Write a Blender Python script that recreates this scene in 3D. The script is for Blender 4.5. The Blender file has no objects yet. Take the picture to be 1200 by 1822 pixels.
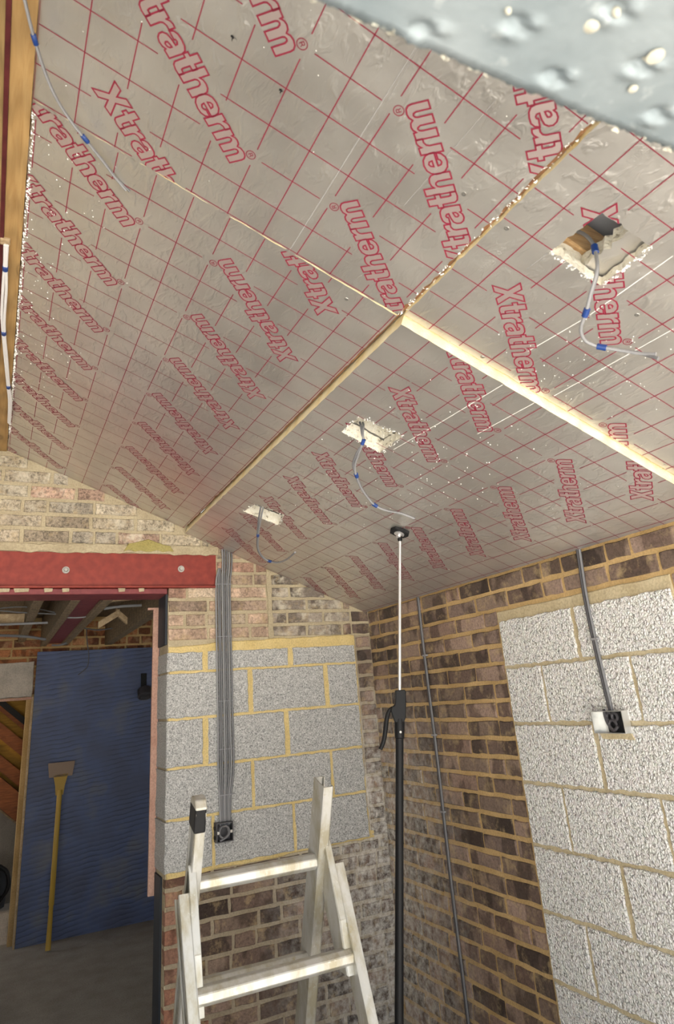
import bpy, bmesh, math, random
from mathutils import Vector, Matrix
R = random.Random(7)
SC = bpy.context.scene
COL = SC.collection
# ------------------------------------------------------------------ camera
RT = Vector((.8968, -.4361, -.0748)); DN = Vector((.0880, .3425, -.9354)); FW = Vector((.4336, .8323, .3455))
FW.normalize(); RT = (RT - FW*RT.dot(FW)).normalized(); DN = FW.cross(RT).normalized()
CAM = Vector((-2.0123, -3.6252, 1.5411)); F = 1187.6
cd = bpy.data.cameras.new('camera'); cam = bpy.data.objects.new('camera', cd); COL.objects.link(cam)
m = Matrix((RT, -DN, -FW)).transposed().to_4x4(); m.translation = CAM; cam.matrix_world = m
cd.sensor_width = 36; cd.lens = F/1822*36; cd.shift_y = -111/1822; cd.clip_start = .05
cd.dof.use_dof = True; cd.dof.focus_distance = 2.9; cd.dof.aperture_fstop = 5.0
SC.camera = cam
# ------------------------------------------------------------------ sky, sun, exposure
w = bpy.data.worlds.new('sky'); SC.world = w; w.use_nodes = True
bg = w.node_tree.nodes['Background']; bg.inputs[0].default_value = (.86, .93, 1.0, 1); bg.inputs[1].default_value = 1.9
sd = bpy.data.lights.new('sun', 'SUN'); sun = bpy.data.objects.new('sun', sd); COL.objects.link(sun)
sd.energy = 33; sd.angle = math.radians(1.0); sd.color = (1, .98, .95)
sun.rotation_euler = (math.radians(27), 0, math.radians(-22))
# one unseen warm lamp in the hall is set further down
SC.view_settings.view_transform = 'Standard'; SC.view_settings.look = 'None'
SC.view_settings.gamma = 1; SC.view_settings.use_curve_mapping = False
SC.view_settings.exposure = 0.18
# ------------------------------------------------------------------ geometry of the place
ZE = 2.0196; PIT = .3894; CP, SP, TP = math.cos(PIT), math.sin(PIT), math.tan(PIT)
NRM = Vector((SP, 0, CP))
def ray(u, v): return RT*(u-600) + DN*(v-800) + FW*F
def hit(u, v, n, c):
    d = ray(u, v); n = Vector(n); return CAM + d*((c-n.dot(CAM))/n.dot(d))
def G(u, v, y=0.): return hit(u, v, (0, 1, 0), y)          # a point on a plane parallel to the back wall
def W(u, v, x=0.): return hit(u, v, (1, 0, 0), x)          # a point on the right wall
def Z(u, v, z): return hit(u, v, (0, 0, 1), z)
def bs(s, t, h=0.): return Vector((-s*CP, -t, ZE+s*SP)) - NRM*h   # roof slope: s up from the eave, t from the back wall, h below the foil
def CL(u, v, h=0.): return hit(u, v, (TP, 0, 1), ZE-h/CP)
def ST(u, v, h=0.):
    p = CL(u, v, h) + NRM*h; return (-p.x/CP, -p.y)
# ------------------------------------------------------------------ materials
def mat(name, base, rough=.8, metal=0., build=None):
    m = bpy.data.materials.new(name); m.use_nodes = True
    nt = m.node_tree; b = nt.nodes['Principled BSDF']
    b.inputs['Base Color'].default_value = (*base, 1); b.inputs['Roughness'].default_value = rough; b.inputs['Metallic'].default_value = metal
    if name.startswith('black'): b.inputs['Specular IOR Level'].default_value = .22
    if build: build(nt, b)
    return m
def N(nt, t, **k):
    n = nt.nodes.new(t)
    for a, v in k.items():
        if a in n.inputs: n.inputs[a].default_value = v
        else: setattr(n, a, v)
    return n
def noise(nt, scale, detail=4, vec=None, rough=.5, dist=0.):
    n = N(nt, 'ShaderNodeTexNoise'); n.inputs['Scale'].default_value = scale; n.inputs['Detail'].default_value = detail
    n.inputs['Roughness'].default_value = rough; n.inputs['Distortion'].default_value = dist
    if vec is not None: nt.links.new(vec, n.inputs['Vector'])
    return n
def ramp(nt, fac, stops):
    r = N(nt, 'ShaderNodeValToRGB'); e = r.color_ramp.elements
    while len(e) < len(stops): e.new(.5)
    for i, (p, c) in enumerate(stops): e[i].position = p; e[i].color = (*c, 1) if len(c) == 3 else c
    nt.links.new(fac, r.inputs[0]); return r
def mix(nt, fac, a, b, mode='MIX'):
    x = N(nt, 'ShaderNodeMix', data_type='RGBA', blend_type=mode)
    for s, v in ((0, fac), (6, a), (7, b)):
        if hasattr(v, 'is_output'): nt.links.new(v, x.inputs[s])
        elif s == 0: x.inputs[0].default_value = v
        else: x.inputs[s].default_value = (*v, 1)
    return x.outputs[2]
def bump(nt, b, h, strength=.4, dist=.01, prev=None):
    n = N(nt, 'ShaderNodeBump'); n.inputs['Strength'].default_value = strength; n.inputs['Distance'].default_value = dist
    nt.links.new(h, n.inputs['Height'])
    if prev is not None: nt.links.new(prev.outputs[0], n.inputs['Normal'])
    nt.links.new(n.outputs[0], b.inputs['Normal']); return n
def geo(nt): return N(nt, 'ShaderNodeNewGeometry').outputs['Position']
def stretch(nt, vec, sx, sy, sz, rot=(0, 0, 0)):
    mp = N(nt, 'ShaderNodeMapping'); mp.inputs['Scale'].default_value = (sx, sy, sz); mp.inputs['Rotation'].default_value = rot
    nt.links.new(vec, mp.inputs['Vector']); return mp.outputs[0]
GREY = lambda v: (v, v, v)

def b_foil(nt, b):
    p = geo(nt)
    n1 = noise(nt, 34, 3, stretch(nt, p, 1, .45, 1, (0, 0, .5)), .55, .6); n2 = noise(nt, 7, 3, p); n3 = noise(nt, 140, 2, p)
    r1 = ramp(nt, n1.outputs[0], [(.50, GREY(0)), (.72, GREY(1))])
    k1 = bump(nt, b, r1.outputs[0], .26, .005); k2 = bump(nt, b, n2.outputs[0], .22, .018, k1); bump(nt, b, n3.outputs[0], .08, .003, k2)
    c = ramp(nt, n2.outputs[0], [(.3, (.60, .575, .54)), (.7, (.69, .665, .625))])
    nt.links.new(c.outputs[0], b.inputs['Base Color'])
    rr = ramp(nt, noise(nt, 5, 4, p).outputs[0], [(.3, GREY(.33)), (.7, GREY(.46))]); nt.links.new(rr.outputs[0], b.inputs['Roughness'])
M = {}
M['foil'] = mat('silver_foil', (.6, .58, .55), .42, .82, b_foil)
M['red'] = mat('red_print', (.24, .012, .038), .5)
M['pink'] = mat('foil_inside_letters', (.62, .51, .49), .42, .75)
M['pencil'] = mat('pencil_line', (.33, .32, .31), .6)
M['scuff'] = mat('pale_scuff', (.80, .78, .74), .7)
M['stamp'] = mat('faint_stamp', (.50, .48, .45), .5, .4)
def b_foam(nt, b):
    n = noise(nt, 160, 5, geo(nt)); n2 = noise(nt, 18, 4, geo(nt))
    c = ramp(nt, n2.outputs[0], [(.3, (.80, .66, .36)), (.65, (.88, .80, .58))])
    nt.links.new(c.outputs[0], b.inputs['Base Color']); bump(nt, b, n.outputs[0], .7, .004)
M['foam'] = mat('rigid_foam', (.85, .75, .5), .9, 0, b_foam)
def b_foam2(nt, b):
    n = noise(nt, 140, 5, geo(nt)); n2 = noise(nt, 60, 4, geo(nt))
    c = ramp(nt, n2.outputs[0], [(.30, (.30, .26, .20)), (.40, (.78, .73, .60)), (.7, (.88, .85, .76))])
    nt.links.new(c.outputs[0], b.inputs['Base Color']); bump(nt, b, n.outputs[0], .8, .005)
M['foam2'] = mat('crumbled_foam', (.85, .8, .68), .95, 0, b_foam2)
M['speck'] = mat('foam_crumbs', (.90, .89, .85), .9)
def wood(name, c1, c2, sx=1, sy=14, sz=14, knots=False, edge=.35):
    def bb(nt, b):
        p = geo(nt); n = noise(nt, 5, 5, stretch(nt, p, sx, sy, sz), .6, 1.2)
        wv = N(nt, 'ShaderNodeTexWave', bands_direction='Y'); wv.inputs['Scale'].default_value = 2.2; wv.inputs['Distortion'].default_value = 5; wv.inputs['Detail'].default_value = 3
        nt.links.new(stretch(nt, p, sx, sy, sz), wv.inputs['Vector'])
        c = ramp(nt, n.outputs[0], [(edge-.05, c1), (edge+.4, c2)])
        o = mix(nt, .22, c.outputs[0], wv.outputs[0], 'MULTIPLY')
        if knots:
            v = N(nt, 'ShaderNodeTexVoronoi'); v.inputs['Scale'].default_value = 5; nt.links.new(stretch(nt, p, 2.2, .8, 2.2), v.inputs['Vector'])
            k = ramp(nt, v.outputs[0], [(.0, GREY(.3)), (.05, GREY(.75)), (.07, GREY(.5)), (.11, GREY(.95)), (.14, GREY(.65)), (.20, GREY(1))]); o = mix(nt, .8, o, k.outputs[0], 'MULTIPLY')
        nt.links.new(o, b.inputs['Base Color']); bump(nt, b, n.outputs[0], .25, .003)
    return mat(name, c1, .75, 0, bb)
M['timber_y'] = wood('golden_beam_timber', (.31, .175, .06), (.46, .295, .12), 10, .8, 10, True)
M['timber_o'] = wood('olive_beam_timber', (.22, .14, .05), (.36, .24, .10), 16, 1.0, 16)
M['rafter'] = wood('rafter_timber', (.34, .19, .08), (.60, .40, .20), 2, 16, 24)
M['joist'] = wood('old_joist_timber', (.13, .09, .05), (.30, .22, .13), 16, 1.5, 16)
M['joist_end'] = wood('pale_cut_timber', (.34, .23, .12), (.55, .42, .26), 10, 10, 10)
M['batten'] = wood('brown_batten', (.26, .12, .065), (.46, .25, .12), 16, 1.5, 16)
M['stair_b'] = wood('brown_stair_timber', (.15, .045, .012), (.30, .10, .03), 2, 16, 14)
M['stair_y'] = wood('yellow_stair_board', (.26, .13, .008), (.42, .22, .02), 2, 16, 14)
def b_rust(c, d):
    def f(nt, b):
        n = noise(nt, 26, 5, geo(nt)); s = noise(nt, 220, 2, geo(nt))
        c1 = ramp(nt, n.outputs[0], [(.35, c), (.75, d)]); sp = ramp(nt, s.outputs[0], [(.72, GREY(0)), (.76, GREY(1))])
        gate = ramp(nt, noise(nt, 5, 2, geo(nt)).outputs[0], [(.52, GREY(0)), (.62, GREY(.6))])
        mk = mix(nt, 1.0, sp.outputs[0], gate.outputs[0], 'MULTIPLY')
        nt.links.new(mix(nt, mk, c1.outputs[0], (.62, .40, .32)), b.inputs['Base Color']); bump(nt, b, n.outputs[0], .1, .003)
    return f
M['redsteel'] = mat('red_oxide_steel', (.3, .03, .02), .55, .1, b_rust((.19, .021, .014), (.265, .036, .023)))
M['plum'] = mat('plum_steel', (.14, .03, .035), .55, .15, b_rust((.15, .026, .032), (.23, .05, .052)))
M['darkred'] = mat('dark_red_steel_edge', (.10, .015, .018), .5, .2, b_rust((.075, .012, .014), (.13, .025, .025)))
M['zinc'] = mat('zinc_bolt', (.36, .35, .33), .35, .8)
def b_galv(nt, b):
    p = geo(nt); n = noise(nt, 9, 4, p); n2 = noise(nt, 40, 4, p)
    c = ramp(nt, n.outputs[0], [(.3, (.155, .185, .20)), (.7, (.22, .25, .265))])
    k = ramp(nt, n2.outputs[0], [(.62, GREY(0)), (.74, GREY(.55))])
    nt.links.new(mix(nt, k.outputs[0], c.outputs[0], (.40, .43, .43)), b.inputs['Base Color']); bump(nt, b, n2.outputs[0], .3, .004)
M['galv'] = mat('galvanised_lintel', (.6, .64, .66), .55, .35, b_galv)
M['galvbox'] = mat('galvanised_box', (.66, .66, .64), .34, .75)
M['splash'] = mat('mortar_splash', (.40, .38, .31), .9)
def efflo(nt, p, mode):
    # white salts that bloom along the damp lower corner of the two brick walls
    sx = N(nt, 'ShaderNodeSeparateXYZ'); nt.links.new(p, sx.inputs[0])
    mr = N(nt, 'ShaderNodeMapRange'); mr.inputs[1].default_value = .10; mr.inputs[2].default_value = .78; mr.inputs[3].default_value = 1; mr.inputs[4].default_value = 0
    ad = N(nt, 'ShaderNodeMath', operation='ADD'); nt.links.new(sx.outputs[0], ad.inputs[0]); nt.links.new(sx.outputs[1], ad.inputs[1])
    ab = N(nt, 'ShaderNodeMath', operation='ABSOLUTE'); nt.links.new(ad.outputs[0], ab.inputs[0]); nt.links.new(ab.outputs[0], mr.inputs[0])
    mz = N(nt, 'ShaderNodeMapRange'); mz.inputs[1].default_value = 1.0; mz.inputs[2].default_value = 1.65; mz.inputs[3].default_value = 1; mz.inputs[4].default_value = 0.05
    nt.links.new(sx.outputs[2], mz.inputs[0])
    mu = N(nt, 'ShaderNodeMath', operation='MULTIPLY'); nt.links.new(mr.outputs[0], mu.inputs[0]); nt.links.new(mz.outputs[0], mu.inputs[1])
    nn = ramp(nt, noise(nt, 26, 7, p, .75).outputs[0], [(.40, GREY(.05)), (.66, GREY(.9))])
    m2 = N(nt, 'ShaderNodeMath', operation='MULTIPLY'); nt.links.new(mu.outputs[0], m2.inputs[0]); nt.links.new(nn.outputs[0], m2.inputs[1])
    m3 = N(nt, 'ShaderNodeMath', operation='MULTIPLY'); nt.links.new(m2.outputs[0], m3.inputs[0]); m3.inputs[1].default_value = mode
    return m3.outputs[0]
def lime(nt, p):
    # whitewash left on the old outside face: right of the vertical joint, and on the weathered gable
    out = None
    for c, r_ in (((-.40, 0, 2.02), .30), ((-.55, 0, 2.15), .16), ((-1.35, 0, 2.50), .22), ((-1.95, 0, 2.72), .30)):
        d = N(nt, 'ShaderNodeVectorMath', operation='DISTANCE'); nt.links.new(p, d.inputs[0]); d.inputs[1].default_value = c
        mr = N(nt, 'ShaderNodeMapRange'); mr.inputs[1].default_value = r_*.5; mr.inputs[2].default_value = r_; mr.inputs[3].default_value = 1; mr.inputs[4].default_value = 0
        nt.links.new(d.outputs['Value'], mr.inputs[0])
        if out is None: out = mr.outputs[0]
        else:
            a = N(nt, 'ShaderNodeMath', operation='MAXIMUM'); nt.links.new(out, a.inputs[0]); nt.links.new(mr.outputs[0], a.inputs[1]); out = a.outputs[0]
    nn = ramp(nt, noise(nt, 13, 6, p, .7).outputs[0], [(.47, GREY(0)), (.64, GREY(.7))])
    m_ = N(nt, 'ShaderNodeMath', operation='MULTIPLY'); nt.links.new(out, m_.inputs[0]); nt.links.new(nn.outputs[0], m_.inputs[1]); return m_.outputs[0]
def b_brick(nt, b):
    p = geo(nt); oi = N(nt, 'ShaderNodeObjectInfo'); col = oi.outputs['Color']
    of = N(nt, 'ShaderNodeVectorMath', operation='SCALE'); cx = N(nt, 'ShaderNodeCombineXYZ')
    nt.links.new(oi.outputs['Random'], cx.inputs[0]); nt.links.new(oi.outputs['Random'], cx.inputs[2]); nt.links.new(cx.outputs[0], of.inputs[0]); of.inputs['Scale'].default_value = 40
    av = N(nt, 'ShaderNodeVectorMath', operation='ADD'); nt.links.new(p, av.inputs[0]); nt.links.new(of.outputs[0], av.inputs[1]); q = av.outputs[0]
    pat = ramp(nt, noise(nt, 8, 2, stretch(nt, q, 1, 1, .5)).outputs[0], [(.49, GREY(0)), (.54, GREY(.85))])       # burnt patch on part of a brick
    gr = noise(nt, 95, 5, q, .7); n2 = noise(nt, 30, 5, q)
    dk = mix(nt, 1.0, col, (.40, .37, .36), 'MULTIPLY')
    pm = N(nt, 'ShaderNodeMath', operation='MULTIPLY'); nt.links.new(pat.outputs[0], pm.inputs[0]); nt.links.new(oi.outputs['Alpha'], pm.inputs[1]); c = mix(nt, pm.outputs[0], col, dk)
    g = ramp(nt, gr.outputs[0], [(.30, GREY(.45)), (.5, GREY(.95)), (.75, GREY(1.4))]); c = mix(nt, .8, c, g.outputs[0], 'MULTIPLY')
    iv = N(nt, 'ShaderNodeMath', operation='SUBTRACT'); iv.inputs[0].default_value = 1.1; nt.links.new(oi.outputs['Alpha'], iv.inputs[1])
    pits = ramp(nt, noise(nt, 62, 6, p, .75).outputs[0], [(.40, GREY(.25)), (.52, GREY(1))]); c = mix(nt, iv.outputs[0], c, mix(nt, 1.0, c, pits.outputs[0], 'MULTIPLY'))
    sm = ramp(nt, noise(nt, 14, 6, p, .7).outputs[0], [(.52, GREY(0)), (.68, GREY(.55))]); c = mix(nt, sm.outputs[0], c, (.46, .34, .18))   # smeared mortar
    c = mix(nt, efflo(nt, p, 1.2), c, (.62, .60, .56)); c = mix(nt, lime(nt, p), c, (.68, .62, .50))
    nt.links.new(c, b.inputs['Base Color']); k = bump(nt, b, gr.outputs[0], .55, .006); bump(nt, b, n2.outputs[0], .5, .008, k)
M['brick'] = mat('old_stock_brick', (.2, .13, .09), .92, 0, b_brick)
def mortar(name, a, c, e=0.):
    def f(nt, b):
        p = geo(nt); n = noise(nt, 7, 5, p); g = noise(nt, 120, 4, p); h = noise(nt, 24, 5, p)
        o = ramp(nt, n.outputs[0], [(.3, a), (.7, c)]).outputs[0]
        o = mix(nt, .5, o, ramp(nt, g.outputs[0], [(.3, GREY(.6)), (.6, GREY(1.1))]).outputs[0], 'MULTIPLY')
        if e: o = mix(nt, efflo(nt, p, e), o, (.66, .64, .60))
        nt.links.new(o, b.inputs['Base Color']); k = bump(nt, b, g.outputs[0], .4, .004); bump(nt, b, h.outputs[0], .6, .010, k)
    return mat(name, a, .95, 0, f)
M['mortar_r'] = mortar('tan_mortar', (.40, .265, .11), (.53, .365, .17), .9)
M['mortar_b'] = mortar('ochre_mortar', (.37, .305, .20), (.48, .41, .28), .9)
M['mortar_y'] = mortar('yellow_block_mortar', (.56, .42, .17), (.68, .54, .26))
M['mortar_low'] = mortar('grey_brown_mortar', (.27, .215, .145), (.37, .31, .225), 1.1)
M['mortar_p'] = mortar('pale_tan_mortar', (.44, .36, .22), (.54, .46, .31))
M['render'] = mortar('bare_cement_render', (.42, .40, .37), (.55, .53, .50))
M['hallplaster'] = mortar('grey_plaster', (.16, .145, .125), (.22, .20, .17))
M['lintelstone'] = mortar('stone_lintel', (.42, .38, .33), (.60, .54, .47))
M['paving'] = mortar('outdoor_paving', (.50, .47, .42), (.60, .57, .51))
M['concrete'] = mortar('concrete_floor', (.24, .225, .205), (.32, .305, .28))
def b_blockg(nt, b):
    p = geo(nt); v = noise(nt, 190, 3, p, .75); h = noise(nt, 420, 2, p)
    c = ramp(nt, v.outputs[0], [(.36, (.10, .10, .10)), (.45, (.40, .40, .395)), (.56, (.46, .46, .45)), (.66, (.80, .80, .79))])
    nt.links.new(c.outputs[0], b.inputs['Base Color']); bump(nt, b, v.outputs[0], .6, .006)
M['blockg'] = mat('grey_aggregate_block', (.4, .4, .4), .95, 0, b_blockg)
def b_blockw(nt, b):
    p = geo(nt); d = noise(nt, 60, 2, p); q = mix(nt, .012, p, d.outputs[1])
    v = N(nt, 'ShaderNodeTexVoronoi', feature='DISTANCE_TO_EDGE'); v.inputs['Scale'].default_value = 92; nt.links.new(q, v.inputs['Vector'])
    v2 = N(nt, 'ShaderNodeTexVoronoi'); v2.inputs['Scale'].default_value = 92; nt.links.new(q, v2.inputs['Vector'])
    big = ramp(nt, noise(nt, 75, 3, p, .6).outputs[0], [(.40, GREY(0)), (.62, GREY(.26))])
    th = N(nt, 'ShaderNodeMath', operation='ADD'); nt.links.new(v.outputs[0], th.inputs[0]); nt.links.new(big.outputs[0], th.inputs[1])
    c = ramp(nt, th.outputs[0], [(.04, (.21, .20, .18)), (.12, (.58, .56, .52)), (.28, (.76, .74, .70)), (.5, (.86, .84, .81))])
    o = mix(nt, .16, c.outputs[0], v2.outputs[1], 'SOFT_LIGHT')
    hs = N(nt, 'ShaderNodeHueSaturation'); hs.inputs['Saturation'].default_value = .55; nt.links.new(o, hs.inputs['Color'])
    nt.links.new(hs.outputs[0], b.inputs['Base Color']); bump(nt, b, th.outputs[0], .9, .012)
M['blockw'] = mat('white_pellet_block', (.75, .73, .7), .95, 0, b_blockw)
def cable_m(n, c, r=.5): return mat(n, c, r)
M['cable_g'] = cable_m('grey_cable', (.15, .15, .16)); M['cable_l'] = cable_m('light_grey_cable', (.24, .24, .25)); M['cable_d'] = cable_m('dark_cable', (.055, .052, .058))
M['cable_w'] = cable_m('white_cable', (.74, .72, .72)); M['tape'] = cable_m('blue_tape', (.012, .045, .20), .4)
M['black'] = mat('black_plastic', (.008, .008, .009), .48); M['blackmatt'] = mat('black_rubber', (.016, .016, .017), .7)
M['rod'] = mat('bright_steel_rod', (.74, .74, .75), .3, .75)
def b_alu(nt, b):
    p = geo(nt); n = noise(nt, 16, 5, stretch(nt, p, 1, 1, .4), .65); s = noise(nt, 60, 5, p, .7)
    c = ramp(nt, n.outputs[0], [(.36, (.34, .31, .23)), (.56, (.47, .465, .44))])
    o = mix(nt, ramp(nt, s.outputs[0], [(.62, GREY(0)), (.72, GREY(.55))]).outputs[0], c.outputs[0], (.66, .66, .63))
    o = mix(nt, ramp(nt, noise(nt, 21, 5, p, .7).outputs[0], [(.64, GREY(0)), (.74, GREY(.75))]).outputs[0], o, (.34, .28, .12))
    nt.links.new(o, b.inputs['Base Color']); bump(nt, b, s.outputs[0], .15, .003)
M['alu'] = mat('splashed_aluminium', (.75, .74, .7), .42, .55, b_alu)
def b_blue(nt, b):
    p = geo(nt); wv = N(nt, 'ShaderNodeTexWave', bands_direction='Z'); wv.inputs['Scale'].default_value = 9; wv.inputs['Distortion'].default_value = 3.5
    wv.inputs['Detail'].default_value = 3; wv.inputs['Detail Scale'].default_value = .9
    nt.links.new(stretch(nt, p, .9, 1, 1, (0, .12, 0)), wv.inputs['Vector'])
    n = noise(nt, 3.5, 4, p)
    c = ramp(nt, n.outputs[0], [(.35, (.075, .092, .165)), (.52, (.08, .11, .22)), (.68, (.13, .14, .18))])
    lines = ramp(nt, wv.outputs[1], [(.0, GREY(.42)), (.22, GREY(1))])
    gate = ramp(nt, noise(nt, 4, 3, p).outputs[0], [(.4, GREY(.15)), (.6, GREY(.9))])
    o = mix(nt, gate.outputs[0], c.outputs[0], mix(nt, 1., c.outputs[0], lines.outputs[0], 'MULTIPLY'))
    nt.links.new(o, b.inputs['Base Color']); bump(nt, b, wv.outputs[1], .25, .004)
M['blue'] = mat('blue_grained_sheet', (.08, .12, .27), .6, 0, b_blue)
M['pinktrim'] = mortar('pink_stop_bead', (.50, .29, .22), (.60, .38, .30))
M['dpc'] = mat('black_damp_course', (.03, .035, .045), .5)
M['yellow'] = mat('yellow_handle', (.40, .25, .03), .5); M['scraper'] = mat('dull_scraper_blade', (.24, .17, .12), .5, .4)
M['membrane'] = mat('grey_roof_membrane', (.50, .51, .55), .6)
M['mossy'] = mortar('mossy_mortar', (.30, .25, .08), (.36, .31, .12))
# ------------------------------------------------------------------ object helpers
ORG = {}
def obj(name, verts, faces, ma, parent=None, smooth=False, loc=None, mats=None, fmat=None):
    vs = [Vector(v) for v in verts]
    if loc is None:
        lo = Vector([min(v[i] for v in vs) for i in range(3)]); hi = Vector([max(v[i] for v in vs) for i in range(3)]); loc = (lo+hi)/2
    me = bpy.data.meshes.new(name); me.from_pydata([v-loc for v in vs], [], faces); 
    for mm in (mats or [ma]): me.materials.append(M[mm] if isinstance(mm, str) else mm)
    if fmat: 
        for i, k in enumerate(fmat): me.polygons[i].material_index = k
    if smooth: me.polygons.foreach_set('use_smooth', [True]*len(me.polygons))
    me.update()
    o = bpy.data.objects.new(name, me); COL.objects.link(o); ORG[o] = loc
    if parent: o.parent = parent; o.location = loc - ORG[parent]
    else: o.location = loc
    return o
def empty(name, loc):
    o = bpy.data.objects.new(name, None); COL.objects.link(o); o.location = loc; ORG[o] = Vector(loc); o.empty_display_size = .1; return o
def tag(o, label, cat, group=None):
    o['label'] = label; o['category'] = cat
    if group: o['group'] = group
    return o
def struct(o): o['kind'] = 'structure'; return o
class MB:
    def __init__(s): s.v = []; s.f = []; s.m = []
    def add(s, vs, fs, k=0):
        n = len(s.v); s.v += [Vector(v) for v in vs]; s.f += [tuple(n+i for i in f) for f in fs]; s.m += [k]*len(fs); return s
    def box(s, a, b, k=0, bev=0.):
        (x0, y0, z0), (x1, y1, z1) = a, b
        return s.hexa([(x0, y0, z0), (x1, y0, z0), (x1, y1, z0), (x0, y1, z0), (x0, y0, z1), (x1, y0, z1), (x1, y1, z1), (x0, y1, z1)], k)
    def hexa(s, p, k=0):
        return s.add(p, [(0, 3, 2, 1), (4, 5, 6, 7), (0, 1, 5, 4), (1, 2, 6, 5), (2, 3, 7, 6), (3, 0, 4, 7)], k)
    def bar(s, a, b, wv, hv, k=0):                                     # a bar from a to b with half-width and half-height vectors
        a, b, wv, hv = Vector(a), Vector(b), Vector(wv), Vector(hv)
        return s.hexa([a-wv-hv, a+wv-hv, b+wv-hv, b-wv-hv, a-wv+hv, a+wv+hv, b+wv+hv, b-wv+hv], k)
    def prism(s, outline, depth, k=0):                                 # outline: 3D polygon, depth: vector
        n = len(outline); o = [Vector(p) for p in outline]; d = Vector(depth)
        return s.add(o+[p+d for p in o], [tuple(range(n))[::-1], tuple(range(n, 2*n))]+[(i, (i+1) % n, (i+1) % n+n, i+n) for i in range(n)], k)
    def tube(s, pts, r, seg=8, k=0, cap=True):
        pts = [Vector(p) for p in pts]; n = len(pts); rs = r if isinstance(r, (list, tuple)) else [r]*n
        up = None; vs = []
        for i, p in enumerate(pts):
            t = (pts[min(i+1, n-1)]-pts[max(i-1, 0)]).normalized()
            if up is None: up = t.orthogonal().normalized()
            up = (up - t*up.dot(t)).normalized(); sd_ = t.cross(up)
            for j in range(seg):
                a = 2*math.pi*j/seg; vs.append(p+(up*math.cos(a)+sd_*math.sin(a))*rs[i])
        fs = [(i*seg+j, i*seg+(j+1) % seg, (i+1)*seg+(j+1) % seg, (i+1)*seg+j) for i in range(n-1) for j in range(seg)]
        if cap: fs += [tuple(range(seg))[::-1], tuple((n-1)*seg+j for j in range(seg))]
        return s.add(vs, fs, k)
    def lathe(s, prof, base, axis, seg=16, k=0):                        # prof: (radius, height) along axis
        base, ax = Vector(base), Vector(axis).normalized(); u = ax.orthogonal().normalized(); w_ = ax.cross(u); vs = []
        for r, h in prof:
            for j in range(seg):
                a = 2*math.pi*j/seg; vs.append(base+ax*h+(u*math.cos(a)+w_*math.sin(a))*max(r, 1e-5))
        n = len(prof)
        fs = [(i*seg+j, i*seg+(j+1) % seg, (i+1)*seg+(j+1) % seg, (i+1)*seg+j) for i in range(n-1) for j in range(seg)]
        fs += [tuple(range(seg))[::-1], tuple((n-1)*seg+j for j in range(seg))]
        return s.add(vs, fs, k)
    def build(s, name, ma, parent=None, smooth=False, mats=None):
        o = obj(name, s.v, s.f, ma, parent, False, None, mats, s.m if mats else None)
        if smooth: shade(o)
        return o
def shade(o, ang=50):
    me = o.data; me.polygons.foreach_set('use_smooth', [True]*len(me.polygons))
    bm = bmesh.new(); bm.from_mesh(me)
    for e in bm.edges:
        if len(e.link_faces) == 2 and e.calc_face_angle(0) > math.radians(ang): e.smooth = False
    bm.to_mesh(me); bm.free()
def bevel(o, w_=.003, seg=1):
    bm = bmesh.new(); bm.from_mesh(o.data)
    bmesh.ops.bevel(bm, geom=[e for e in bm.edges if len(e.link_faces) == 2 and e.calc_face_angle(0) > .5], offset=w_, segments=seg, affect='EDGES', profile=.5)
    bm.to_mesh(o.data); bm.free(); return o
def curve(pts, n=6):                                                    # Catmull-Rom through the points
    p = [Vector(q) for q in pts]; p = [p[0]*2-p[1]]+p+[p[-1]*2-p[-2]]; out = []
    for i in range(1, len(p)-2):
        for k in range(n):
            t = k/n; a, b, c, d = p[i-1:i+3]
            out.append(.5*((2*b)+(c-a)*t+(2*a-5*b+4*c-d)*t*t+(3*b-a-3*c+d)*t**3))
    out.append(p[-2]); return out
# ================================================================== SETTING
def zc(x): return ZE - x*TP                                            # roof height at x on this slope
XR = -2.10; ZR = zc(XR)
# floor and ground
struct(MB().box((-4.6, -3.57, -.15), (.3, 4.2, 0)).build('floor', 'concrete'))
struct(MB().box((-30, -30, -.2), (30, -3.57, -.02)).build('floor', 'paving')).name = 'floor_outdoor'
# back wall with door opening and a notch for the steel
ol = [(-1.205, 0), (.25, 0), (.25, ZE+.05), (XR, ZR+.12), (-4.3, ZE+.1), (-4.3, 0), (-2.6, 0), (-2.6, 2.148), (-2.75, 2.148), (-2.75, 2.332), (-.944, 2.332), (-.944, 2.148), (-1.205, 2.148)]
wall_back = struct(MB().prism([(x, .0, z) for x, z in ol], (0, .2, 0)).build('wall_back', 'mortar_b'))
wall_right = struct(MB().box((0, -3.57, 0), (.25, 0, ZE+.05)).build('wall_right', 'mortar_r'))
wall_left = struct(MB().box((-4.6, -3.57, 0), (-4.3, .1, ZE+.1)).build('wall_left', 'render'))
ol = [(-.12, 0), (.25, 0), (.25, ZE+.06), (XR, ZR+.12), (-4.6, ZE), (-4.6, 0), (-4.25, 0), (-4.25, 2.14), (-.12, 2.14)]
wall_rear = struct(MB().prism([(x, -3.57, z) for x, z in ol], (0, .30, 0)).build('wall_rear', 'render'))
# roof: this slope's membrane above the boards, the far slope's lining
struct(MB().prism([bs(-.25, -.1, -.20), bs(2.45, -.1, -.20), bs(2.45, 3.57, -.20), bs(-.25, 3.57, -.20)], NRM*.03).build('ceiling', 'membrane'))
ql = [Vector((XR-.055, .1, ZR+.02)), Vector((-4.6, .1, ZE+.02)), Vector((-4.6, -3.57, ZE+.02)), Vector((XR-.055, -3.57, ZR+.02))]
struct(MB().prism(ql, (0, 0, .06)).build('ceiling', 'foil')).name = 'ceiling_left'
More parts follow.
